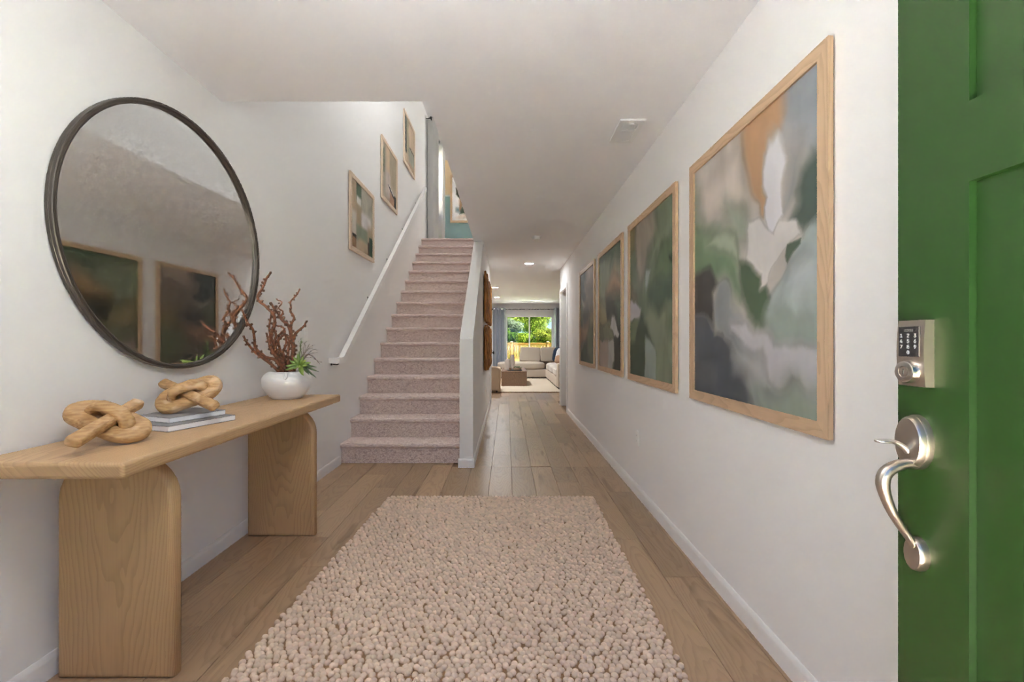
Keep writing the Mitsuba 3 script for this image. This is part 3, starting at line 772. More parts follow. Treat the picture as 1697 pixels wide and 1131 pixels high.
def superring(L, W, hole_w, Tk, r, N=72, M=20):
    """A flat stadium ring with rounded section: centre line a stadium, section a superellipse."""
    b = (W - hole_w) / 2
    cl, cw = L - b, W - b                       # centre line size
    R, s = cw / 2, (cl - cw) / 2
    per = 4 * s + 2 * math.pi * R
    v, f = [], []
    for i in range(N):
        d = per * i / N
        if d < 2 * s:
            p, nrm = (-s + d, -R), (0, -1)
        elif d < 2 * s + math.pi * R:
            a = -math.pi / 2 + (d - 2 * s) / R
            p, nrm = (s + R * math.cos(a), R * math.sin(a)), (math.cos(a), math.sin(a))
        elif d < 4 * s + math.pi * R:
            p, nrm = (s - (d - 2 * s - math.pi * R), R), (0, 1)
        else:
            a = math.pi / 2 + (d - 4 * s - math.pi * R) / R
            p, nrm = (-s + R * math.cos(a), R * math.sin(a)), (math.cos(a), math.sin(a))
        for j in range(M):
            a = 2 * math.pi * j / M
            ca, sa = math.cos(a), math.sin(a)
            q = (abs(ca) ** 4 + abs(sa) ** 4) ** (-1 / 4)
            o, zz = b / 2 * q * ca, Tk / 2 * q * sa
            v.append((p[0] + nrm[0] * o, p[1] + nrm[1] * o, zz))
    for i in range(N):
        for j in range(M):
            q = i * M + j, ((i + 1) % N) * M + j, ((i + 1) % N) * M + (j + 1) % M, i * M + (j + 1) % M
            f += [(q[0], q[1], q[2]), (q[0], q[2], q[3])]
    m = trimesh.Trimesh(v, f, process=False)
    m.fix_normals()
    return m


def knot(label, c, a, b, L, W, bar):
    t = thing('wooden_knot', label, 'sculpture', None)
    a = np.array(a) / np.linalg.norm(a)
    b = np.array(b) - a * (np.array(b) @ a)
    b /= np.linalg.norm(b)
    n = np.cross(a, b)
    sgn = 1
    if n[2] < 0:
        n = -n
    M = np.eye(4)
    M[:3, 0], M[:3, 1], M[:3, 2], M[:3, 3] = a, b, n, c

    def put(m, wob=.0025):
        v = m.vertices
        m = m.copy()
        q = meshkit.noise(v * 38) - .5
        m.vertices = v + wob * q[:, None] * np.sign(v)
        m.apply_transform(M)
        if np.linalg.det(M[:3, :3]) < 0:
            m.invert()
        return m
    Tk = .034
    hole = .036
    part(t, 'ring', put(superring(L, W, hole, Tk, .01)), 'm_knot_wood', smooth=True)
    # the bar lies over the near side of the ring, under the arch, and down through the hole
    p0, p1 = np.array(bar[0]), np.array(bar[1])
    dv = p1 - p0
    l = np.linalg.norm(dv)
    y_ = dv / l
    z_ = n - y_ * (n @ y_)
    z_ /= np.linalg.norm(z_)
    B = np.eye(4)
    B[:3, 0], B[:3, 1], B[:3, 2], B[:3, 3] = np.cross(y_, z_), y_, z_, (p0 + p1) / 2
    m = rbox(-.021, .021, -l / 2, l / 2, -.017, .017, .012, 4).subdivide().subdivide()
    v = m.vertices
    m.vertices = v + .003 * (meshkit.noise(v * 30) - .5)[:, None] * np.sign(v)
    m.apply_transform(B)
    part(t, 'cross_bar', m, 'm_knot_wood', smooth=40)
    return t, put


def add_arch(t, put, hl, up, down, th, wide):
    """A closed ring in the (a, n) plane: flattened ellipse from -down to +up, passing through the hole."""
    N, M = 64, 18
    v, f = [], []
    for i in range(N):
        w = 2 * math.pi * i / N
        cx, cz = (hl - th) / 2 * np.sign(math.cos(w)) * abs(math.cos(w)) ** .62, math.sin(w)
        z = (up - th / 2) * abs(cz) ** .8 if cz > 0 else -(down - th / 2) * abs(cz) ** .8
        v.append((cx, 0, z))
    c = np.array(v)
    d = np.roll(c, -1, 0) - np.roll(c, 1, 0)
    d /= np.linalg.norm(d, axis=1, keepdims=True)
    nr = np.stack([d[:, 2], 0 * d[:, 0], -d[:, 0]], 1)
    v = []
    for i in range(N):
        for j in range(M):
            a = 2 * math.pi * j / M
            q = (abs(math.cos(a)) ** 3 + abs(math.sin(a)) ** 3) ** (-1 / 3)
            v.append(c[i] + nr[i] * th / 2 * q * math.cos(a) + np.array([0, 1, 0]) * wide / 2 * q * math.sin(a))
    for i in range(N):
        for j in range(M):
            q = i * M + j, ((i + 1) % N) * M + j, ((i + 1) % N) * M + (j + 1) % M, i * M + (j + 1) % M
            f += [(q[0], q[1], q[2]), (q[0], q[2], q[3])]
    m = trimesh.Trimesh(v, f, process=False)
    m.fix_normals()
    part(t, 'arch', put(m), 'm_knot_wood', smooth=True)


t, put = knot('carved wooden link knot lying tilted on the console table, left of two', (-1.362, 1.505, .8785), (.908, .038, -.417), (.058, .975, .215), .262, .150, (P(118, 735, 1.29), P(229, 668, 1.64)))
add_arch(t, put, .156, .062, .036, .030, .052)
t, put = knot('carved wooden link knot resting on the stacked grey books, right of two', (-1.352, 1.872, .9275), (.872, .344, .348), (.489, -.625, -.608), .252, .142, (P(357, 674, 1.77), P(270, 635, 1.95)))
add_arch(t, put, .150, .062, .034, .030, .050)

# ------------------------------------------------------------------ vase with branches
VX, VY = -1.3375, 2.675
t = thing('vase', 'squat round white ceramic vase at the far end of the console table', 'vase')
prof = [(0, .0), (.074, .0), (.081, .003), (.098, .018), (.120, .045), (.1355, .078), (.1415, .105), (.138, .130), (.124, .150), (.104, .162), (.092, .166), (.087, .165), (.085, .160), (.10, .145), (.11, .12), (.1, .06), (.07, .012), (0, .010)]
from scipy.interpolate import PchipInterpolator
part(t, 'body', lathe(prof, 72, (VX, VY, ZT + .0003)), 'm_ceramic', smooth=40)
d = np.array([0 - VX, 0 - VY])
d /= np.linalg.norm(d)
lug = np.array([VX, VY]) + d * .128 + np.array([-.012, .0])
part(t, 'lug', tube([(lug[0] - .008, lug[1], ZT + .160), (lug[0] - .009 + d[0] * .012, lug[1] + d[1] * .012, ZT + .145), (lug[0] + d[0] * .016, lug[1] + d[1] * .016, ZT + .128), (lug[0] + .009 + d[0] * .012, lug[1] + d[1] * .012, ZT + .145), (lug[0] + .008, lug[1], ZT + .160)], .0055, 8, 20), 'm_ceramic', smooth=40)
part(t, 'soil', lathe([(0, 0), (.098, 0), (.098, .004), (0, .006)], 32, (VX, VY, ZT + .14)), 'm_twig', smooth=30)

BR = [
    ([(446.7, 455), (440, 466), (435, 478), (429.4, 486), (424.8, 491.7), (429.4, 499.8), (437.5, 505.5), (445.5, 513.6), (452.4, 519.3), (455.3, 530.8), (454.7, 541), (449, 555), (447, 566), (448.6, 576.5), (455, 588), (462, 598), (467.7, 612), (468, 625)], 2.62, 2.70, 1.0),
    ([(378, 518), (381, 525.7), (387, 532), (396, 539.4), (404, 537.7), (413.3, 540), (418, 544.6), (420, 550), (421, 557), (422, 566), (422, 574.4), (427.4, 581.8), (433.8, 587), (443.3, 593.5), (451.8, 595), (459.3, 600), (464.6, 613.6), (467, 625)], 2.50, 2.68, .9),
    ([(451.3, 506.7), (458, 516), (462.8, 522.8), (467.4, 530.8), (475.4, 537), (480, 545), (482.3, 553.8), (483.7, 561), (486, 581.8), (484.7, 592.4), (485.8, 606), (484, 625)], 2.70, 2.69, 1.25),
    ([(460.5, 498), (466.2, 504.4), (461.6, 511.3), (468.5, 516.4), (467.4, 521.6), (466, 529)], 2.70, 2.70, .55),
    ([(495.5, 482), (490.3, 490.6), (484.6, 496.3), (481, 502), (482.3, 510), (481, 516), (485.7, 522.8), (487, 529.7), (483.4, 535.4), (482.3, 541), (481.5, 549)], 2.74, 2.70, .75),
    ([(506.4, 535.4), (499.5, 544.6), (491.5, 551.5), (488, 557), (484, 569)], 2.66, 2.69, .9),
    ([(460.5, 541), (470.8, 545.7), (472, 551.5), (462.8, 561.8), (459, 568.7), (457, 574), (454, 582)], 2.65, 2.67, .8),
    ([(442.6, 556), (444.5, 563), (448.6, 576.5), (453, 586)], 2.60, 2.64, .9),
    ([(456, 539), (455, 549), (457.5, 557), (455, 566), (457, 578), (463, 590), (470, 603), (473, 625)], 2.72, 2.72, 1.0),
    ([(471, 552), (474, 560.6), (473, 574.4), (469, 584), (476, 597), (478, 625)], 2.66, 2.70, .9),
    ([(478, 561), (479, 573), (477, 592), (479.4, 606), (480, 625)], 2.63, 2.68, 1.0),
    ([(470, 548), (461, 562), (463, 575), (467, 590), (476, 607), (475, 625)], 2.78, 2.72, .9),
    # at the back, seen in the mirror
    ([(405, 560), (412, 572), (424, 585), (440, 597), (458, 612), (466, 628)], 2.42, 2.66, .9),
    ([(440, 520), (446, 532), (438, 545), (450, 560), (456, 580), (465, 606), (470, 628)], 2.80, 2.74, .9),
]
for i, (pts, ya, yb, sc) in enumerate(BR):
    n = len(pts)
    w = [P(px, py, ya + (yb - ya) * (j / (n - 1)) ** .8) for j, (px, py) in enumerate(pts)]
    # keep clear of the mirror and the wall
    w = [np.array([max(q[0], XL + .07), q[1], q[2]]) for q in w]
    t = thing('branch', ['tall kinked brown budded branch at the left of the vase', 'long brown budded branch arching left in front of the mirror', 'thick brown budded branch rising in the middle of the vase', 'short thin dark twig with zigzag tip above the thick branch', 'tall thin brown budded branch at the right of the bunch',
                         'short brown budded branch pointing right towards the light switch', 'brown branch curling in a loop in the middle of the bunch', 'short brown budded stub at the left of the bunch', 'brown budded branch among the stems crowding the vase', 'brown budded branch among the stems crowding the vase',
                         'brown budded branch among the stems crowding the vase', 'brown budded branch among the stems crowding the vase', 'low brown budded branch behind the long arching branch, nearest the mirror', 'brown budded branch at the back between the tall kinked branch and the mirror'][i], 'branch', 'budded branches in the white vase')
    rr = np.linspace(.0058, .0112, n) * sc
    part(t, 'stem', tube(w, rr, 8, 4 * n), 'm_bark', smooth=40)
    q = np.array(w)
    buds = []
    r2 = np.random.default_rng(i)
    s = np.r_[0, np.cumsum(np.linalg.norm(np.diff(q, axis=0), axis=1))]
    k = 0
    for dd in np.arange(.0, s[-1], .023):
        c = np.array([np.interp(dd, s, q[:, ax]) for ax in range(3)])
        dirn = np.array([np.interp(min(dd + .01, s[-1]), s, q[:, ax]) for ax in range(3)]) - c
        dirn /= np.linalg.norm(dirn) + 1e-9
        side = r2.normal(size=3)
        side[0] += 1.1 * (1 if k % 2 else -1)
        side -= dirn * (side @ dirn)
        side /= np.linalg.norm(side)
        out = side - .5 * dirn
        out /= np.linalg.norm(out)
        L = (.018 + .004 * r2.random()) * max(sc, .7)
        if dd == 0:
            out = -dirn
        buds.append(tube([c, c + out * L * .5, c + out * L * .85, c + out * L * 1.05], np.array([.0062, .0070, .0078, .0038]) * max(sc, .6), 6))
        k += 1
    part(t, 'buds', cat(buds), 'm_bud', smooth=50, label='dark rounded buds along the stem', kind='stuff')

# fleshy green rosette and thin twigs at the right of the vase
t = thing('succulent', 'green fleshy-leaved rosette at the right rim of the white vase', 'plant')
C0 = P(498, 606, 2.60)


def blade(base, tip, w, sag, u0):
    base, tip = np.array(base), np.array(tip)
    d = tip - base
    side = np.cross(d, [0, -1, .3])
    side /= np.linalg.norm(side) + 1e-9
    up = np.cross(side, d)
    up /= np.linalg.norm(up) + 1e-9
    v, f, uv = [], [], []
    n = 9
    for i in range(n):
        s = i / (n - 1)
        ww = w * (math.sin(math.pi * min(1, .12 + .88 * s) ** .9) ** .8 if s < 1 else 0)
        c = base + d * s + up * sag * math.sin(math.pi * s)
        for k, o in ((-1, .0), (0, -.0022), (1, .0), (0, .0012)):
            v.append(c + side * ww * k + up * o * (1 - s * .5))
            uv.append((u0 + .25 * s, s))
    for i in range(n - 1):
        for k in range(4):
            a, b = i * 4 + k, i * 4 + (k + 1) % 4
            f += [(a, b, b + 4), (a, b + 4, a + 4)]
    m = trimesh.Trimesh(v, f, process=False)
    return m, np.array(uv)


for (tx, ty, Y, w, u0, sag) in [(472, 614, 2.56, .012, .25, .006), (473, 607, 2.58, .012, .35, .006), (480, 598, 2.62, .012, .3, .004), (493, 586, 2.63, .011, .3, .004), (486, 592, 2.60, .012, .45, .004), (503, 590, 2.62, .012, .4, .003),
                                (516, 601, 2.60, .012, .45, .004), (503, 623, 2.50, .016, .55, .008), (494, 600, 2.53, .012, .8, .004), (508, 597, 2.55, .014, .95, .004), (510, 606, 2.53, .013, .85, .004), (500, 597, 2.55, .013, 1.0, .004), (497, 610, 2.53, .013, .6, .006), (488, 612, 2.54, .011, .5, .006)]:
    m, uv = blade(C0, P(tx, ty, Y), w, sag, u0)
    part(t, 'leaf', m, 'm_leaf', smooth=True, uv=uv)
for (tx, ty, Y) in [(526, 609, 2.58), (529, 617, 2.56), (525, 627, 2.55), (519, 607, 2.60), (513, 622, 2.56)]:
    m, uv = blade(C0 + (.01, 0, 0), P(tx, ty, Y), .007, .016, .1)
    part(t, 'leaf', m, 'm_darkleaf', smooth=True, uv=uv, label='narrow dark leaf')
t = thing('wiry_twigs', 'fine dark wiry twigs spreading right of the succulent', 'plant')
B0 = P(497, 604, 2.64)
for pts in ([(500, 590), (507, 575), (500, 566)], [(507, 582), (513, 570), (511, 575)], [(504, 586), (516, 574), (522, 572)], [(508, 590), (520, 585), (527, 585)], [(512, 592), (524, 597), (534, 601)], [(524, 597), (530, 604), (527, 600)],
            [(506, 584), (514, 578), (518, 577)], [(500, 588), (497, 572), (499, 561)], [(503, 580), (506, 568), (512, 566)], [(510, 588), (519, 580), (526, 581)], [(522, 594), (526, 602), (525, 603)]):
    part(t, 'twig', tube([B0] + [P(x, y, 2.64 - .02 * i) for i, (x, y) in enumerate(pts)], [.0016, .0013, .001, .0006], 5, 14), 'm_twig', smooth=True)
t = thing('needle_sprig', 'thin green needle sprig standing beside the succulent', 'plant')
B0 = P(494, 600, 2.66)
ms = []
for i in range(34):
    s = rng.random()
    c = B0 + (P(499, 567, 2.66) - B0) * s
    e = c + np.array([rng.uniform(-.02, .03), rng.uniform(-.02, .02), rng.uniform(.01, .035)])
    ms.append(tube([c, e], [.0012, .0004], 4))
part(t, 'needles', cat(ms), 'm_leaf', smooth=True, uv=lambda v: np.full((len(v), 2), .35), kind='stuff')
part(t, 'stem', tube([P(490, 612, 2.66), B0, P(499, 567, 2.66)], [.002, .0018, .001], 6, 10), 'm_leaf', smooth=True, uv=lambda v: np.full((len(v), 2), .3))

# ------------------------------------------------------------------ rug
t = thing('area_rug', 'chunky beige looped wool rug on the wooden floor in the foreground', 'rug')
FL, FR, NL, NR = np.array([-.862, 3.235]), np.array([.632, 3.225]), np.array([-.985, .82]), np.array([.607, .82])


def bil(u, v):
    return (NL * (1 - u)[:, None] + NR * u[:, None]) * (1 - v)[:, None] + (FL * (1 - u)[:, None] + FR * u[:, None]) * v[:, None]


ins = .012
part(t, 'backing', extrude(Polygon([NL + (ins, ins), NR + (-ins, ins), FR + (-ins, -ins), FL + (ins, -ins)]), .0075, 'z', .0005), 'm_rug_back')
nx, ny = 66, 112
ii, jj = np.meshgrid(np.arange(nx), np.arange(ny), indexing='ij')
u = (ii + .5 + .5 * (jj % 2) - .25) / nx + rng.normal(0, .0026, ii.shape)
v = (jj + .5) / ny + rng.normal(0, .0015, ii.shape)
ctr = bil(u.ravel(), v.ravel())
ico = trimesh.creation.icosphere(subdivisions=1)
iv, ifc = ico.vertices, ico.faces
N = len(ctr)
sz = np.stack([rng.uniform(.0115, .0140, N), rng.uniform(.0106, .0126, N), rng.uniform(.0095, .0115, N)], 1)
an = rng.uniform(-.9, .9, N)
V = iv[None] * sz[:, None, :]
V = np.stack([V[..., 0] * np.cos(an)[:, None] - V[..., 1] * np.sin(an)[:, None], V[..., 0] * np.sin(an)[:, None] + V[..., 1] * np.cos(an)[:, None], V[..., 2]], -1)
V[..., :2] += ctr[:, None, :]
V[..., 2] += (.0105 + rng.uniform(-.0008, .0012, N))[:, None]
V[..., 2] = np.maximum(V[..., 2], .003)
base = np.array([.68, .525, .415])
tint = base * rng.uniform(.86, 1.10, (N, 1)) * (1 + rng.normal(0, .009, (N, 3)))
shade = 1.0
Cv = np.repeat(tint[:, None, :], len(iv), 1)
Cv *= (1 + .10 * (meshkit.noise(V * 260) - .5))[..., None]
Fc = (ifc[None] + (np.arange(N) * len(iv))[:, None, None]).reshape(-1, 3)
part(t, 'pile', trimesh.Trimesh(V.reshape(-1, 3), Fc, process=False), 'm_nub', smooth=True, color=np.clip(Cv.reshape(-1, 3), 0, 1), kind='stuff')

# ------------------------------------------------------------------ front door, open
XD = .767
YE = .8615
dk = tag(new('door_1'), 'dark green panelled front door standing open at the right, with keypad lock and handle', 'door', kind='structure')
st_w = .1325
yi0, yi1 = YE - .914 + st_w, YE - st_w
mid = (yi0 + yi1) / 2
dp = sbox(YE - .914, .01, YE, 2.04)
rec = [sbox(yi0, 1.55, yi1, 1.90), sbox(yi0, .26, mid - .055, 1.417), sbox(mid + .055, .26, yi1, 1.417)]
front = dp
for r_ in rec:
    front = front.difference(r_)
part(dk, 'slab', [extrude(front, .016, 'x', XD), extrude(dp, .029, 'x', XD + .016)], 'm_green_paint')
for r_ in rec:
    part(dk, 'panel', extrude(r_.buffer(-.0005), .004, 'x', XD + .0125), 'm_green_paint')
for z in (.25, 1.02, 1.8):
    part(dk, 'hinge', box(XD - .004, XD + .03, YE - .918, YE - .912, z, z + .1, .001), 'm_nickel')

# keypad deadbolt
lk = f'{dk}__keypad_lock'
taken.add(lk)
ky0, ky1, kz0, kz1 = .788, .8475, 1.068, 1.190
kp = []
for y, z in ((ky0, kz0), (ky1, kz0), (ky1, kz1), (ky0, kz1)):
    kp.append((XD + .001, y, z))
for k in range(9):
    s = k / 8
    z = kz0 + (kz1 - kz0) * s
    bx = XD - .0145 - .0035 * math.sin(math.pi * s)
    kp += [(bx, ky0 + .0015, z), (bx, ky1 - .003, z)]
part(lk, 'housing', hull(kp), 'm_nickel', smooth=20)
part(lk, 'touchscreen', box(XD - .0195, XD - .012, .7965, .8395, 1.1225, 1.1785, .001), 'm_black_gloss', label='black touch keypad with white digits')


def on_door(m, y, z, x):
    """lettering in (x right, y up) -> on the door's outside face, read from -x: right is towards the camera"""
    v = m.vertices
    w = trimesh.Trimesh(np.stack([x - v[:, 2], y - v[:, 0], z + v[:, 1]], 1), m.faces, process=False)
    w.fix_normals()
    return w


dig = []
for i, ch in enumerate('1234567890'):
    r_, c_ = (3, 1) if ch == '0' else divmod(i, 3)
    m = meshkit.text_mesh(ch, .0068, .0004, bold=True)
    wd = m.bounds[1, 0] + m.bounds[0, 0]
    part(lk, 'digit', on_door(m, .8325 - c_ * .0140 + wd / 2, 1.1585 - r_ * .0105, XD - .0195), 'm_digit')
part(lk, 'badge', on_door(extrude(rpoly(-.009, .009, -.0022, .0022, .0008), .0003), .8175, 1.1715, XD - .0195), 'm_silver')
m = meshkit.text_mesh('SCHLAGE', .0026, .0002, bold=True)
m.apply_translation((-(m.bounds[0, 0] + m.bounds[1, 0]) / 2, -.0013, 0))
part(lk, 'badge_lettering', on_door(m, .8175, 1.1715, XD - .01985), 'm_black_gloss')
cz, cy = 1.0945, .8190
part(lk, 'cylinder', lathe([(0, 0), (.0215, 0), (.0215, .006), (.0195, .013), (.0165, .0145), (.0105, .0145), (.0100, .0125), (0, .0125)], 40, (XD - .014, cy, cz), '-x'), 'm_nickel_bright', smooth=30)
part(lk, 'keyhole', [lathe([(0, 0), (.0095, 0), (.009, .0012), (0, .0012)], 28, (XD - .0265, cy, cz), '-x')], 'm_nickel', smooth=30)
part(lk, 'key_slot', box(XD - .0285, XD - .027, cy - .001, cy + .001, cz - .005, cz + .005), 'm_dark_slot')

# handle set: rose, thumb piece, grip, lower rose
hs = f'{dk}__handle_set'
taken.add(hs)


def oval(ry, rz, y, z, n=40):
    return Polygon([(y + ry * math.cos(a), z + rz * math.sin(a)) for a in np.arange(n) * 2 * math.pi / n])


def dome(y, z, steps):
    pts = []
    for ry, rz, dx in steps:
        q = np.array(oval(ry, rz, y, z).exterior.coords)[:-1]
        pts.append(np.stack([np.full(len(q), XD - dx), q[:, 0], q[:, 1]], 1))
    return hull(np.vstack(pts))


ry_, rz_ = .818, .9635
part(hs, 'rose', dome(ry_, rz_, ((.031, .051, -.001), (.031, .051, .008), (.0295, .0495, .012))), 'm_nickel', smooth=35)
part(hs, 'rose_face', dome(ry_, rz_, ((.029, .049, .011), (.028, .048, .018), (.0255, .0445, .0225), (.024, .043, .0228))), 'm_nickel', smooth=35)
tp = [(XD - .022, ry_ - .001, .962), (XD - .036, ry_ + .001, .967), (XD - .05, ry_ + .002, .9665), (XD - .066, ry_ + .003, .964)]
m = rslab(oval(.019, .012, 0, 0), .0045, .002, 3)
vv = m.vertices
m = trimesh.Trimesh(np.stack([XD - .060 - vv[:, 0], ry_ + .003 + vv[:, 1], .9625 + vv[:, 2]], 1), m.faces)
m.fix_normals()
part(hs, 'thumb_piece', cat([m, tube([(XD - .020, ry_, .945), (XD - .032, ry_ + .001, .957), (XD - .050, ry_ + .002, .9645)], [.0055, .005, .004], 10, 12)]), 'm_nickel_bright', smooth=40)
gp = [P(1517, 771, .812), P(1500, 769, .813), P(1483, 774, .814), P(1469, 783, .815), P(1463, 797, .815), P(1466, 818, .815), P(1475, 842, .815), P(1487, 864, .815), P(1500, 883, .815), P(1512, 899, .814), P(1518, 908, .813)]
part(hs, 'grip', tube(gp, np.array([.0085, .0095, .0105, .0112, .0112, .0098, .0085, .0075, .0068, .0068, .0072]), 16, 60), 'm_nickel', smooth=50)
part(hs, 'lower_rose', dome(.8150, .7565, ((.0205, .031, -.001), (.0205, .031, .009), (.019, .0295, .014), (.0165, .027, .0165))), 'm_nickel', smooth=35)

# door frame round the opening, threshold
struct('trim_5', [box(-.19, -.155, -.14, -.02, 0, 2.06), box(.815, .826, -.14, -.02, 0, 2.06), box(-.19, .826, -.14, -.02, 2.045, 2.062), box(-.26, -.175, -.02, -.004, 0, 2.12, .003), box(.80, .885, -.02, -.004, 2.04, 2.12, .003), box(-.26, .885, -.02, -.004, 2.04, 2.12, .003)], 'm_trim')
struct('trim_6', box(-.155, .815, -.15, .0, -.01, .012, .003), 'm_bronze')


# ------------------------------------------------------------------ electrical plates, vent, detector, lamps
def plate(t, x, sx, y, z, w=.07, h=.115):
    part(t, 'plate', box(x, x + sx * .006, y - w / 2, y + w / 2, z - h / 2, z + h / 2, .0025), 'm_white_plastic')


def outlet(label, x, sx, y, z):
    t = thing('wall_outlet', label, 'outlet')
    plate(t, x, sx, y, z)
    for dz in (-.02, .02):
        part(t, 'socket', rslab(rpoly(y - .017, y + .017, z + dz - .0145, z + dz + .0145, .008), .004, .001, 2, 'x', x + (sx * .0045 if sx > 0 else -.0085)), 'm_white_plastic')
        part(t, 'slot', [box(x + sx * .008, x + sx * .0088, y - .0075, y - .0055, z + dz - .004, z + dz + .006), box(x + sx * .008, x + sx * .0088, y + .0055, y + .0075, z + dz - .004, z + dz + .006)], 'm_dark_slot')


outlet('white wall outlet low on the right wall below the framed prints', XR, -1, 3.284, .43)
outlet('white wall outlet low on the stair wall beneath the brown carved panels', XS1, 1, 6.45, .45)
t = thing('light_switch', 'white light switch plate on the left wall behind the branches', 'light switch')
plate(t, XL, 1, 3.43, 1.205)
part(t, 'rocker', box(XL + .005, XL + .0095, 3.43 - .017, 3.43 + .017, 1.205 - .033, 1.205 + .033, .0015), 'm_white_plastic')

t = thing('ceiling_vent', 'white rectangular ceiling vent with a small grille near the right wall', 'vent')
vx0, vx1, vy0, vy1 = .675, .826, 2.607, 2.90
fr = sbox(vx0, vy0, vx1, vy1).difference(sbox(vx0 + .024, vy0 + .03, vx1 - .03, vy0 + .125)).difference(sbox(vx0 + .024, vy0 + .145, vx1 - .03, vy1 - .03))
part(t, 'frame', extrude(fr, .012, 'z', ZC - .012), 'm_white_plastic')
part(t, 'panel', box(vx0 + .022, vx1 - .028, vy0 + .145, vy1 - .03, ZC - .010, ZC - .003, .001), 'm_trim')
part(t, 'grille_back', box(vx0 + .02, vx1 - .026, vy0 + .026, vy0 + .13, ZC - .002, ZC - .001), 'm_grey_cover')
for k in range(9):
    y = vy0 + .034 + k * .0105
    part(t, 'slat', box(vx0 + .022, vx1 - .028, y, y + .004, ZC - .010, ZC - .002), 'm_white_plastic')
part(t, 'tab', box(vx0 + .062, vx0 + .090, vy0 + .024, vy0 + .036, ZC - .022, ZC - .010, .003), 'm_white_plastic')
part(t, 'screw', [lathe([(0, 0), (.005, 0), (.004, .002), (0, .003)], 12, (vx0 + .07, vy1 - .014, ZC - .0145))], 'm_white_plastic')
t = thing('ceiling_vent', 'small white ceiling vent near the living room window', 'vent')
part(t, 'frame', extrude(sbox(.5, 14.35, .85, 14.5).difference(sbox(.52, 14.37, .83, 14.48)), .01, 'z', ZC - .01), 'm_white_plastic')
for k in range(5):
    part(t, 'slat', box(.52, .83, 14.375 + k * .021, 14.385 + k * .021, ZC - .008, ZC - .001), 'm_white_plastic')

t = thing('smoke_detector', 'round white smoke detector on the hallway ceiling', 'smoke detector')
part(t, 'base', lathe([(0, -.01), (.066, -.01), (.068, -.004), (.068, .0), (0, .0)], 32, (.373, 5.54, ZC)), 'm_white_plastic', smooth=35)
part(t, 'cover', lathe([(0, -.040), (.040, -.040), (.052, -.034), (.058, -.012), (.058, -.009), (0, -.009)], 32, (.373, 5.54, ZC)), 'm_white_plastic', smooth=35)


def can_light(label, x, y, r, power, z=ZC):
    t = thing('ceiling_light', label, 'ceiling light', None)
    part(t, 'trim_ring', lathe([(r, -.004), (r + .016, -.005), (r + .019, -.001), (r + .019, .0), (r, .0)], 36, (x, y, z)), 'm_lamp_trim', smooth=35)
    part(t, 'diffuser', disc(r, (x, y, z - .003), 28, flip=True), 'm_lamp_trim', emitter={'type': 'area', 'radiance': rgb(power * .975, power * .99, power)})


can_light('recessed ceiling light in the hallway, nearest of three', .376, 7.42, .072, 22 * LAMP)
can_light('recessed ceiling light beyond the brown wall panels, second of three', -.29, 10.7, .075, 60 * LAMP)
can_light('recessed ceiling light nearest the living room window, third of three', -.30, 13.0, .075, 60 * LAMP)


def added_globe(label, x, y, z, r, power, weight, drop=.09):
    """An added fill globe, out of view: it hangs below the ceiling and lights that too."""
    t = thing('globe_light', label, 'ceiling light')
    part(t, 'canopy', lathe([(0, -.03), (.055, -.028), (.065, -.004), (.065, .0), (0, .0)], 32, (x, y, z)), 'm_silver', smooth=35)
    part(t, 'stem', lathe([(0, -drop - .01), (.012, -drop - .01), (.012, -.025), (0, -.025)], 16, (x, y, z)), 'm_silver', smooth=35)
    m = trimesh.creation.icosphere(3, r)
    m.apply_translation((x, y, z - drop - r))
    part(t, 'globe', m, 'm_lamp_trim', smooth=True, emitter={'type': 'area', 'radiance': rgb(power * .975, power * .99, power), 'sampling_weight': weight})


added_globe('added globe fill light over the entry, out of view', -.42, .75, ZC, .14, 3.3 * LAMP, 4.0, .30)  # added out of view to fill the foyer walls and ceiling with light
added_globe('added globe fill light over the staircase, out of view', -.95, 4.6, ZU, .16, 4.4 * LAMP, 2.0)  # added out of view to fill the stairwell with light
added_globe('added globe fill light over the upper landing, out of view', .6, 9.4, ZU, .16, 4.5 * LAMP, 1.0)  # added out of view to brighten the landing and upper walls

# ------------------------------------------------------------------ carved brown wall panels in the hall
crng = np.random.default_rng(5)
for lab, z0, z1 in (('brown carved bark-like wall panel on the stair wall, upper of two', 1.425, 2.07), ('brown carved bark-like wall panel on the stair wall, lower of two', .765, 1.365)):
    y0, y1 = 5.72, 7.55
    t = thing('carved_panel', lab, 'wall art')
    n = 26
    ys = np.linspace(y0, y1, n + 1)
    for a, b in zip(ys[:-1], ys[1:]):
        j = crng.uniform(-.018, .018, 2)
        d = crng.uniform(.026, .05)
        m = rbox(XS1 + .014, XS1 + d + .008, a, b + .004, z0 + j[0], z1 + j[1], .012, 2).subdivide_to_size(.05)
        v = m.vertices
        m.vertices = v + np.array([.022, .008, .01]) * (meshkit.fbm(v * np.array([8, 30, 12.0]), 3, 4) - .5)[:, None]
        part(t, 'strip', m, 'm_carved', smooth=45)

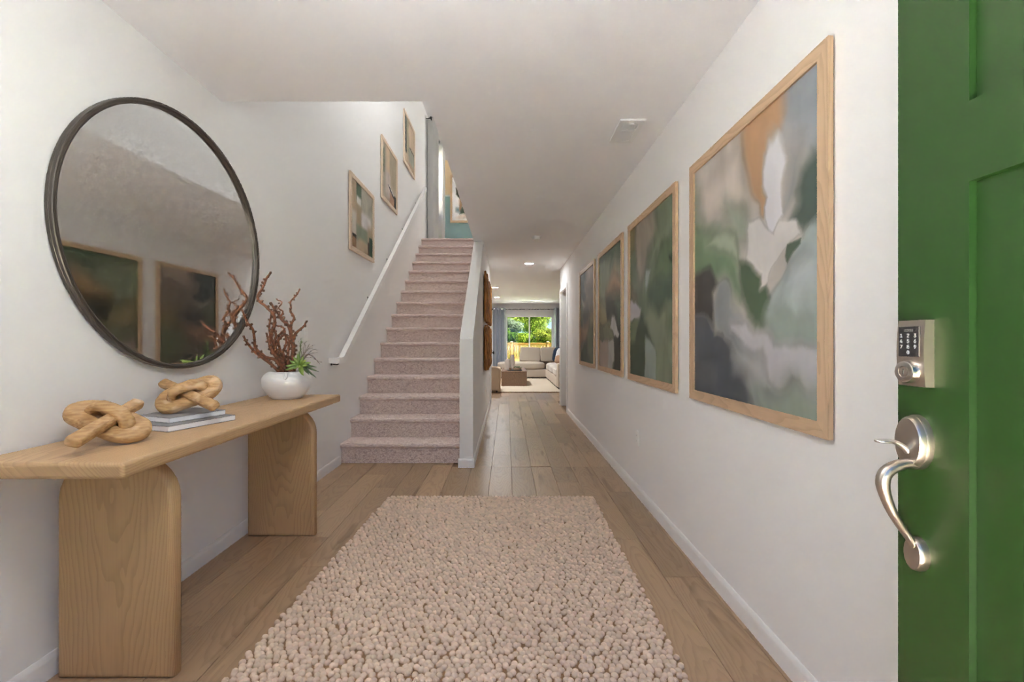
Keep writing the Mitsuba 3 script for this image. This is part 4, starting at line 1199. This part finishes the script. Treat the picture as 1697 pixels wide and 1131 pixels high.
# ------------------------------------------------------------------ curtains
def curtain(label, name, m, along, c0, c1, other, amp, waves, z0, z1, ph=0.0, th=.004, group=None):
    n = int(14 * waves)
    s = np.linspace(0, 1, n)
    a = c0 + (c1 - c0) * s
    o = other + amp * np.sin(2 * np.pi * waves * s + ph)
    zs = np.linspace(z0, z1, 7)
    path = np.stack([a, o], 1)
    d = np.gradient(path, axis=0)
    d /= np.linalg.norm(d, axis=1, keepdims=True)
    nr = np.stack([-d[:, 1], d[:, 0]], 1) * th / 2
    loop = np.vstack([path + nr, (path - nr)[::-1]])
    M = len(loop)
    v, f = [], []
    for i, z in enumerate(zs):
        k = 1 + .10 * math.sin(3 * i + ph)
        q = loop.copy()
        q[:, 1] = other + (q[:, 1] - other) * k
        v.append(np.hstack([q, np.full((M, 1), z)]))
    for i in range(len(zs) - 1):
        for j in range(M):
            q = i * M + j, i * M + (j + 1) % M, (i + 1) * M + (j + 1) % M, (i + 1) * M + j
            f += [(q[0], q[1], q[2]), (q[0], q[2], q[3])]
    for base in (0, (len(zs) - 1) * M):
        for j in range(n - 1):
            q = base + j, base + j + 1, base + M - 2 - j, base + M - 1 - j
            f += [(q[0], q[1], q[2]), (q[0], q[2], q[3])]
    v = np.vstack(v)
    if along == 'y':
        v = v[:, [1, 0, 2]]
    me = trimesh.Trimesh(v, f, process=False)
    me.fix_normals()
    t = thing(name, label, 'curtain', group)
    part(t, 'fabric', me, m, smooth=50)
    return t


curtain('off-white curtain panel nearest the top of the stairs', 'curtain', 'm_white_curtain', 'y', 8.52, 8.98, -1.468, .085, 4, Z2 + .015, 5.53, .4)
curtain('off-white curtain panel beside the blue wall upstairs', 'curtain', 'm_white_curtain', 'y', 9.52, 9.92, -1.462, .08, 4, Z2 + .015, 5.53, 1.0)
t = thing('curtain_rod', 'black curtain rod above the upstairs window', 'curtain rod')
part(t, 'rod', tube([(-1.468, 8.48, 5.478), (-1.468, 9.98, 5.478)], .010, 12), 'm_black_metal', smooth=40)
for y, s in ((8.48, -1), (9.98, 1)):
    part(t, 'finial', lathe([(0, -.026), (.014, -.022), (.024, -.008), (.026, .0), (.024, .01), (.014, .022), (0, .026)], 18, (-1.468, y, 5.478)), 'm_black_metal', smooth=50)
for y in (8.5, 9.95):
    part(t, 'bracket', tube([(XL, y, 5.478), (-1.468, y, 5.478)], .006, 8), 'm_black_metal', smooth=40)
# upstairs window
t = struct('window_1', extrude(sbox(8.93, 3.88, 9.62, 5.32).difference(sbox(8.98, 3.93, 9.57, 5.27)), .05, 'x', XL - .09), 'm_trim')
part(t, 'pane', box(XL - .068, XL - .066, 8.97, 9.58, 3.92, 5.28), 'm_pane')

ct = [curtain('grey-blue grommet curtain left of the living room sliding door', 'curtain', 'm_grey_curtain', 'x', -.47, -.05, 14.93, .062, 3, .02, 2.305, .2),
      curtain('grey-blue grommet curtain right of the living room sliding door', 'curtain', 'm_grey_curtain', 'x', 1.60, 2.02, 14.93, .062, 3, .02, 2.305, 1.6)]
for t, c0 in zip(ct, (-.47, 1.60)):
    for k in range(6):
        part(t, 'grommet', lathe([(.016, -.002), (.023, -.002), (.023, .002), (.016, .002), (.016, -.002)], 16, (c0 + .035 + k * .07, 14.93 - .03, 2.26), 'y'), 'm_silver')
t = thing('curtain_rod', 'black curtain rod above the living room sliding door', 'curtain rod')
part(t, 'rod', tube([(-.5, 14.93, 2.26), (2.06, 14.93, 2.26)], .014, 12), 'm_black_metal', smooth=40)
for x in (-.5, 2.06):
    part(t, 'finial', trimesh.creation.icosphere(2, .028).apply_translation((x, 14.93, 2.26)), 'm_black_metal', smooth=True)
for x in (-.3, .78, 1.9):
    part(t, 'bracket', tube([(x, 14.93, 2.26), (x, YB, 2.26)], .007, 8), 'm_black_metal')

# sliding glass door
t = struct('door_3', extrude(sbox(-.07, -.01, 1.625, 2.085).difference(sbox(-.03, .05, 1.585, 2.05)), .10, 'y', YB + .02), 'm_trim')
for a, b, y in ((-.03, .80, YB + .07), (.755, 1.585, YB + .035)):
    s = part(t, 'sash', extrude(sbox(a, .05, b, 2.05).difference(sbox(a + .045, .12, b - .045, 2.005)), .03, 'y', y), 'm_trim')
    part(s, 'pane', box(a + .04, b - .04, y + .013, y + .016, .115, 2.01), 'm_pane')
part(t, 'handle', box(.765, .785, YB + .01, YB + .035, .95, 1.15, .004), 'm_trim')

# ------------------------------------------------------------------ living room
t = thing('living_rug', 'cream living room rug with a dark fringe under the sofa', 'rug')
part(t, 'body', box(-1.6, 1.95, 10.02, 14.2, .0005, .014, .003), 'm_cream_rug')
ms = []
for k in range(170):
    x = -1.6 + 3.55 * (k + rng.random() * .6) / 170
    ms.append(box(x - .007, x + .007, 9.93 + rng.uniform(-.02, .01), 10.025, .0005, .008 + rng.uniform(0, .006)))
part(t, 'fringe', cat(ms), 'm_fringe', kind='stuff', label='dark brown tasselled fringe')

t = thing('sectional_sofa', 'beige corner sofa in front of the sliding glass door', 'sofa')
part(t, 'base', [rbox(-.28, 1.22, 13.62, 14.75, .055, .295, .025, 3), rbox(1.20, 2.13, 10.62, 14.75, .055, .295, .025, 3)], 'm_sofa', smooth=40)
part(t, 'plinth', [box(-.2, 1.2, 13.66, 14.7, .014, .06), box(1.24, 2.1, 10.55, 14.7, .014, .06)], 'm_dark_slot', label='black plinth')
part(t, 'seat_cushion', cushion(-.30, 1.205, 13.6, 14.55, .285, .515, .4, 5), 'm_sofa', smooth=True)
for a, b in ((10.72, 11.75), (11.75, 12.75), (12.75, 13.62)):
    part(t, 'seat_cushion', cushion(1.195, 2.05, a, b, .285, .515, .4, 5), 'm_sofa_light', smooth=True)
part(t, 'arm', rbox(1.21, 2.13, 10.47, 10.72, .05, .635, .05, 4), 'm_sofa', smooth=40)
part(t, 'backrest', [rbox(1.92, 2.15, 10.55, 14.78, .06, .80, .05, 3), rbox(.42, 2.2, 14.5, 14.78, .06, .80, .05, 3)], 'm_sofa', smooth=40)
m = cushion(-.33, .33, -.10, .10, -.228, .228, .5, 11)
for x, rz in ((.765, 1), (1.36, -1)):
    q = m.copy()
    q.apply_scale((1 if x < 1 else .82, 1, 1))
    q.apply_transform(trimesh.transformations.rotation_matrix(math.radians(-9), (1, 0, 0)) @ trimesh.transformations.rotation_matrix(math.radians(2 * rz), (0, 1, 0)))
    q.apply_translation((x, 14.40, .735))
    part(t, 'back_cushion', q, 'm_sofa', smooth=True)


def pillow(label, m, c, w, h, d, rx, rz, ry=0):
    q = cushion(-w / 2, w / 2, -d / 2, d / 2, -h / 2, h / 2, .5, 3.2)
    v = q.vertices
    v[:, 1] *= 1.15 - .75 * np.maximum(np.abs(v[:, 0]) / (w / 2), np.abs(v[:, 2]) / (h / 2)) ** 3
    q.vertices = v
    R_ = trimesh.transformations.rotation_matrix
    q.apply_transform(R_(math.radians(rz), (0, 0, 1)) @ R_(math.radians(rx), (1, 0, 0)) @ R_(math.radians(ry), (0, 1, 0)))
    q.apply_translation(c)
    one('pillow', q, m, label, 'pillow', smooth=True)


pillow('navy pillow tucked in the sofa corner', 'm_pillow_navy', (1.63, 13.98, .745), .46, .46, .15, -14, -50)
pillow('white pillow leaning on the sofa corner before the navy pillow', 'm_pillow_white', (1.66, 13.40, .745), .50, .46, .16, -16, -58)
pillow('rust brown lumbar pillow on the sofa seat', 'm_pillow_rust', (1.55, 12.62, .645), .46, .25, .15, -18, -50)

t = thing('coffee_table', 'square dark wood block coffee table on the cream rug', 'table')
part(t, 'top', box(-.145, .515, 11.3, 12.75, .365, .395, .003), 'm_walnut', smooth=False, uv=grain(0, (1, 2), k=9))
part(t, 'side_panel', box(-.142, .512, 11.303, 11.33, .014, .366, .002), 'm_walnut', uv=grain(2, (0,), k=12))
part(t, 'side_panel', box(-.142, -.115, 11.33, 12.747, .014, .366, .002), 'm_walnut', uv=grain(2, (1,), k=14))
part(t, 'side_panel', box(.485, .512, 11.33, 12.747, .014, .366, .002), 'm_walnut', uv=grain(2, (1,), k=16))
part(t, 'side_panel', box(-.115, .485, 12.72, 12.747, .014, .366, .002), 'm_walnut', uv=grain(2, (0,), k=18))
VP = lambda r, h: [(0, 0), (r * .92, 0), (r, .008), (r * .97, h * .3), (r * .80, h * .85), (r * .62, h * .97), (r * .58, h), (r * .46, h), (r * .5, h * .9), (0, h * .85)]
one('tall_vase', lathe(VP(.072, .40), 28, (.150, 12.1, .3955)), 'm_stone_vase', 'tall pale ceramic vase on the coffee table, taller of two', 'vase', smooth=40)
one('short_vase', lathe(VP(.092, .30), 28, (.018, 11.75, .3955)), 'm_stone_vase', 'short pale ceramic vase on the coffee table, shorter of two', 'vase', smooth=40)
one('tray', cat([box(.02, .40, 11.45, 11.85, .3955, .402, .002), box(.02, .40, 11.45, 11.46, .40, .412), box(.02, .40, 11.84, 11.85, .40, .412), box(.02, .03, 11.45, 11.85, .40, .412), box(.39, .40, 11.45, 11.85, .40, .412)]), 'm_dark_slot', 'low dark tray on the coffee table', 'tray')
one('candle_cup', lathe([(0, 0), (.03, 0), (.034, .005), (.034, .055), (.028, .06), (0, .055)], 20, (.09, 11.6, .4025)), 'm_walnut', 'small dark cup on the tray beside the bowl', 'cup', smooth=40, uv=lambda v: np.full((len(v), 2), 3.0))
one('bowl', lathe([(0, 0), (.07, 0), (.10, .01), (.118, .05), (.122, .075), (.112, .075), (.10, .04), (0, .02)], 32, (.265, 11.62, .4025)), 'm_tan', 'low tan bowl holding a small plant on the coffee table', 'bowl', smooth=40)
ms = []
lr = np.random.default_rng(11)
for k in range(60):
    a = lr.uniform(0, 2 * math.pi)
    rr_ = lr.uniform(.02, .13)
    base = np.array([.265, 11.62, .455])
    tip = base + np.array([rr_ * math.cos(a) * 1.1, rr_ * math.sin(a), lr.uniform(.01, .055)])
    ms.append(blade(base + np.array([rr_ * math.cos(a), rr_ * math.sin(a), 0]) * .3, tip, .011, .01, .1)[0])
one('bowl_plant', cat(ms), 'm_darkleaf', 'small dark green plant spilling from the tan bowl', 'plant', smooth=True, kind='stuff')

t = thing('armchair', 'tan rounded armchair half hidden behind the hall corner', 'armchair')
sh = rpoly(-1.05, -.145, .04, .595, .12, True, 10)
part(t, 'backrest', rslab(sh, .16, .05, 5, 'y', 9.88), 'm_tan', smooth=40)
part(t, 'seat', rbox(-1.0, -.20, 10.02, 10.7, .12, .42, .05, 4), 'm_tan', smooth=40)
part(t, 'arm', rbox(-.27, -.145, 9.98, 10.7, .10, .55, .05, 4), 'm_tan', smooth=40)
part(t, 'arm', rbox(-1.05, -.92, 9.98, 10.7, .10, .55, .05, 4), 'm_tan', smooth=40)
for x in (-.98, -.225):
    for y in (9.92, 10.6):
        part(t, 'leg', lathe([(0, 0), (.016, 0), (.022, .11), (0, .11)], 12, (x, y, .0 if y < 10 else .015)), 'm_dark_slot', smooth=40)

# ------------------------------------------------------------------ outdoors
struct('ground', box(-60, 60, -40, 90, -1.2, -.62), 'm_grass')
struct('porch', box(-2.5, 2.5, -2.4, -.14, -.62, -.03, .01), 'm_concrete')  # out of view; pale slab bounces sunlight through the doorway to the ceiling
struct('driveway', box(-7, 7, -12, -2.4, -.62, -.56), 'm_concrete')  # out of view; pale ground sends sunlight into the foyer
struct('side_path', box(-9, XL - .13, -2, 16, -.62, -.58), 'm_concrete')  # added pale strip, keeps green grass bounce off the upstairs curtains
t = thing('neighbor_house', 'added white house block that bounces sunlight into the upstairs window', 'house')  # added as a sunlit reflector for the upstairs window
part(t, 'wall', box(-12, -7.0, -1, 17, -.62, 6.2), 'm_trim')
part(t, 'roof', hull([(x, y, z) for y in (-1.3, 17.3) for x, z in ((-12.3, 6.2), (-6.6, 6.2), (-9.5, 8.2))]), 'm_grey_cover')
struct('patio', box(-3, 4, YB + .14, 18, -.62, -.05, .01), 'm_concrete')
t = thing('fence', 'orange cedar board fence with capped posts behind the house', 'fence')
FY = 22.0
for k in range(44):
    x = -2.3 + k * .15
    part(t, 'board', box(x, x + .145, FY, FY + .022, -.6, .985, .003), 'm_cedar', uv=grain(2, (0,), k=k * 3 + 2))
part(t, 'rail', [box(-2.3, 4.3, FY - .04, FY, .985, 1.075, .004)], 'm_cedar_rail')
part(t, 'cap_rail', [box(-2.3, 4.3, FY - .07, FY + .07, 1.075, 1.10, .004)], 'm_cedar_rail')
for x in (-1.57, .24, 2.05, 3.86):
    q = part(t, 'post', box(x - .05, x + .05, FY - .10, FY, -.6, 1.13, .004), 'm_cedar_dark')
    part(q, 'cap', hull([(x + sx * .075, FY - .05 + sy * .075, z) for sx in (-1, 1) for sy in (-1, 1) for z in (1.13, 1.15)] + [(x, FY - .05, 1.19)]), 'm_cedar')


def tree(name, label, c, rx, ry, rz, n, size, cols, trunk, seed, catg='tree', lumps=9):
    r = np.random.default_rng(seed)
    t = thing(name, label, catg)
    lc = r.normal(size=(lumps, 3))
    lc /= np.linalg.norm(lc, axis=1, keepdims=True)
    lc = lc * r.uniform(.25, .75, (lumps, 1)) * np.array([rx, ry, rz])
    lr_ = r.uniform(.35, .6, lumps)
    w = r.integers(0, lumps, n)
    d = r.normal(size=(n, 3))
    d /= np.linalg.norm(d, axis=1, keepdims=True)
    pos = lc[w] + d * (r.uniform(.55, 1.05, (n, 1)) * lr_[w][:, None]) * np.array([rx, ry, rz])
    pos += np.array(c)
    keep = pos[:, 2] > -.6
    pos, d, w = pos[keep], d[keep], w[keep]
    n = len(pos)
    nrm = d + r.normal(0, .55, (n, 3)) + (0, 0, .35)
    nrm /= np.linalg.norm(nrm, axis=1, keepdims=True)
    a = np.cross(nrm, r.normal(size=(n, 3)))
    a /= np.linalg.norm(a, axis=1, keepdims=True)
    b = np.cross(nrm, a)
    s = size * r.uniform(.6, 1.3, (n, 1))
    V = np.stack([pos - a * s, pos + b * s * .55, pos + a * s, pos - b * s * .55], 1).reshape(-1, 3)
    i = np.arange(n)[:, None] * 4
    Fq = np.vstack([i + [0, 1, 2], i + [0, 2, 3]])
    mixv = r.random((n, 1)) * .7 + .3 * r.random((lumps, 1))[w]
    col = 0.19 * np.array(cols[0]) * (1 - mixv) + 0.19 * np.array(cols[1]) * mixv
    part(t, 'foliage', trimesh.Trimesh(V, Fq, process=False), 'm_foliage', smooth=False, color=np.repeat(col, 4, 0), kind='stuff')
    if trunk:
        x, y, z = c
        ms = [tube([(x, y, -.65), (x + .1, y, z - rz * .5), (x, y, z + rz * .3)], [trunk, trunk * .7, trunk * .25], 8, 12)]
        for k in range(min(6, lumps)):
            ms.append(tube([(x + .06, y, z - rz * .5), tuple(np.array(c) + lc[k] * .8)], [trunk * .4, trunk * .12], 6))
        part(t, 'trunk', cat(ms), 'm_cedar_dark', smooth=40)


tree('leafy_tree', 'large yellow-green leafy tree filling the left half of the sliding door', (-.1, 30, 3.6), 3.0, 2.0, 3.0, 28800, 0.072, ((.16, .30, .03), (.50, .70, .13)), .16, 1, lumps=14)
tree('leafy_tree', 'grey-green leafy tree in the right half of the sliding door', (2.1, 31, 2.75), 1.5, 1.5, 2.0, 19200, 0.055, ((.15, .28, .06), (.45, .58, .18)), .13, 2, lumps=12)
tree('shrub', 'dark green shrub behind the fence at the left of the view', (-.2, 25.5, 1.35), 1.0, .8, .7, 8320, 0.044, ((.03, .10, .015), (.14, .30, .05)), .05, 3, 'shrub')
tree('shrub', 'pale blue-green shrub in front of the large tree', (.35, 26.5, 1.95), .62, .5, .55, 5120, 0.039, ((.20, .34, .24), (.42, .60, .46)), .04, 4, 'shrub')
tree('shrub', 'bright green shrub behind the middle of the fence', (1.0, 25.5, 1.4), .8, .6, .55, 7040, 0.044, ((.10, .26, .02), (.40, .60, .08)), .05, 5, 'shrub')
tree('shrub', 'yellow-green shrub behind the fence at the right of the view', (2.45, 25.5, 1.4), .75, .6, .62, 7040, 0.044, ((.12, .30, .02), (.60, .66, .14)), .05, 6, 'shrub')
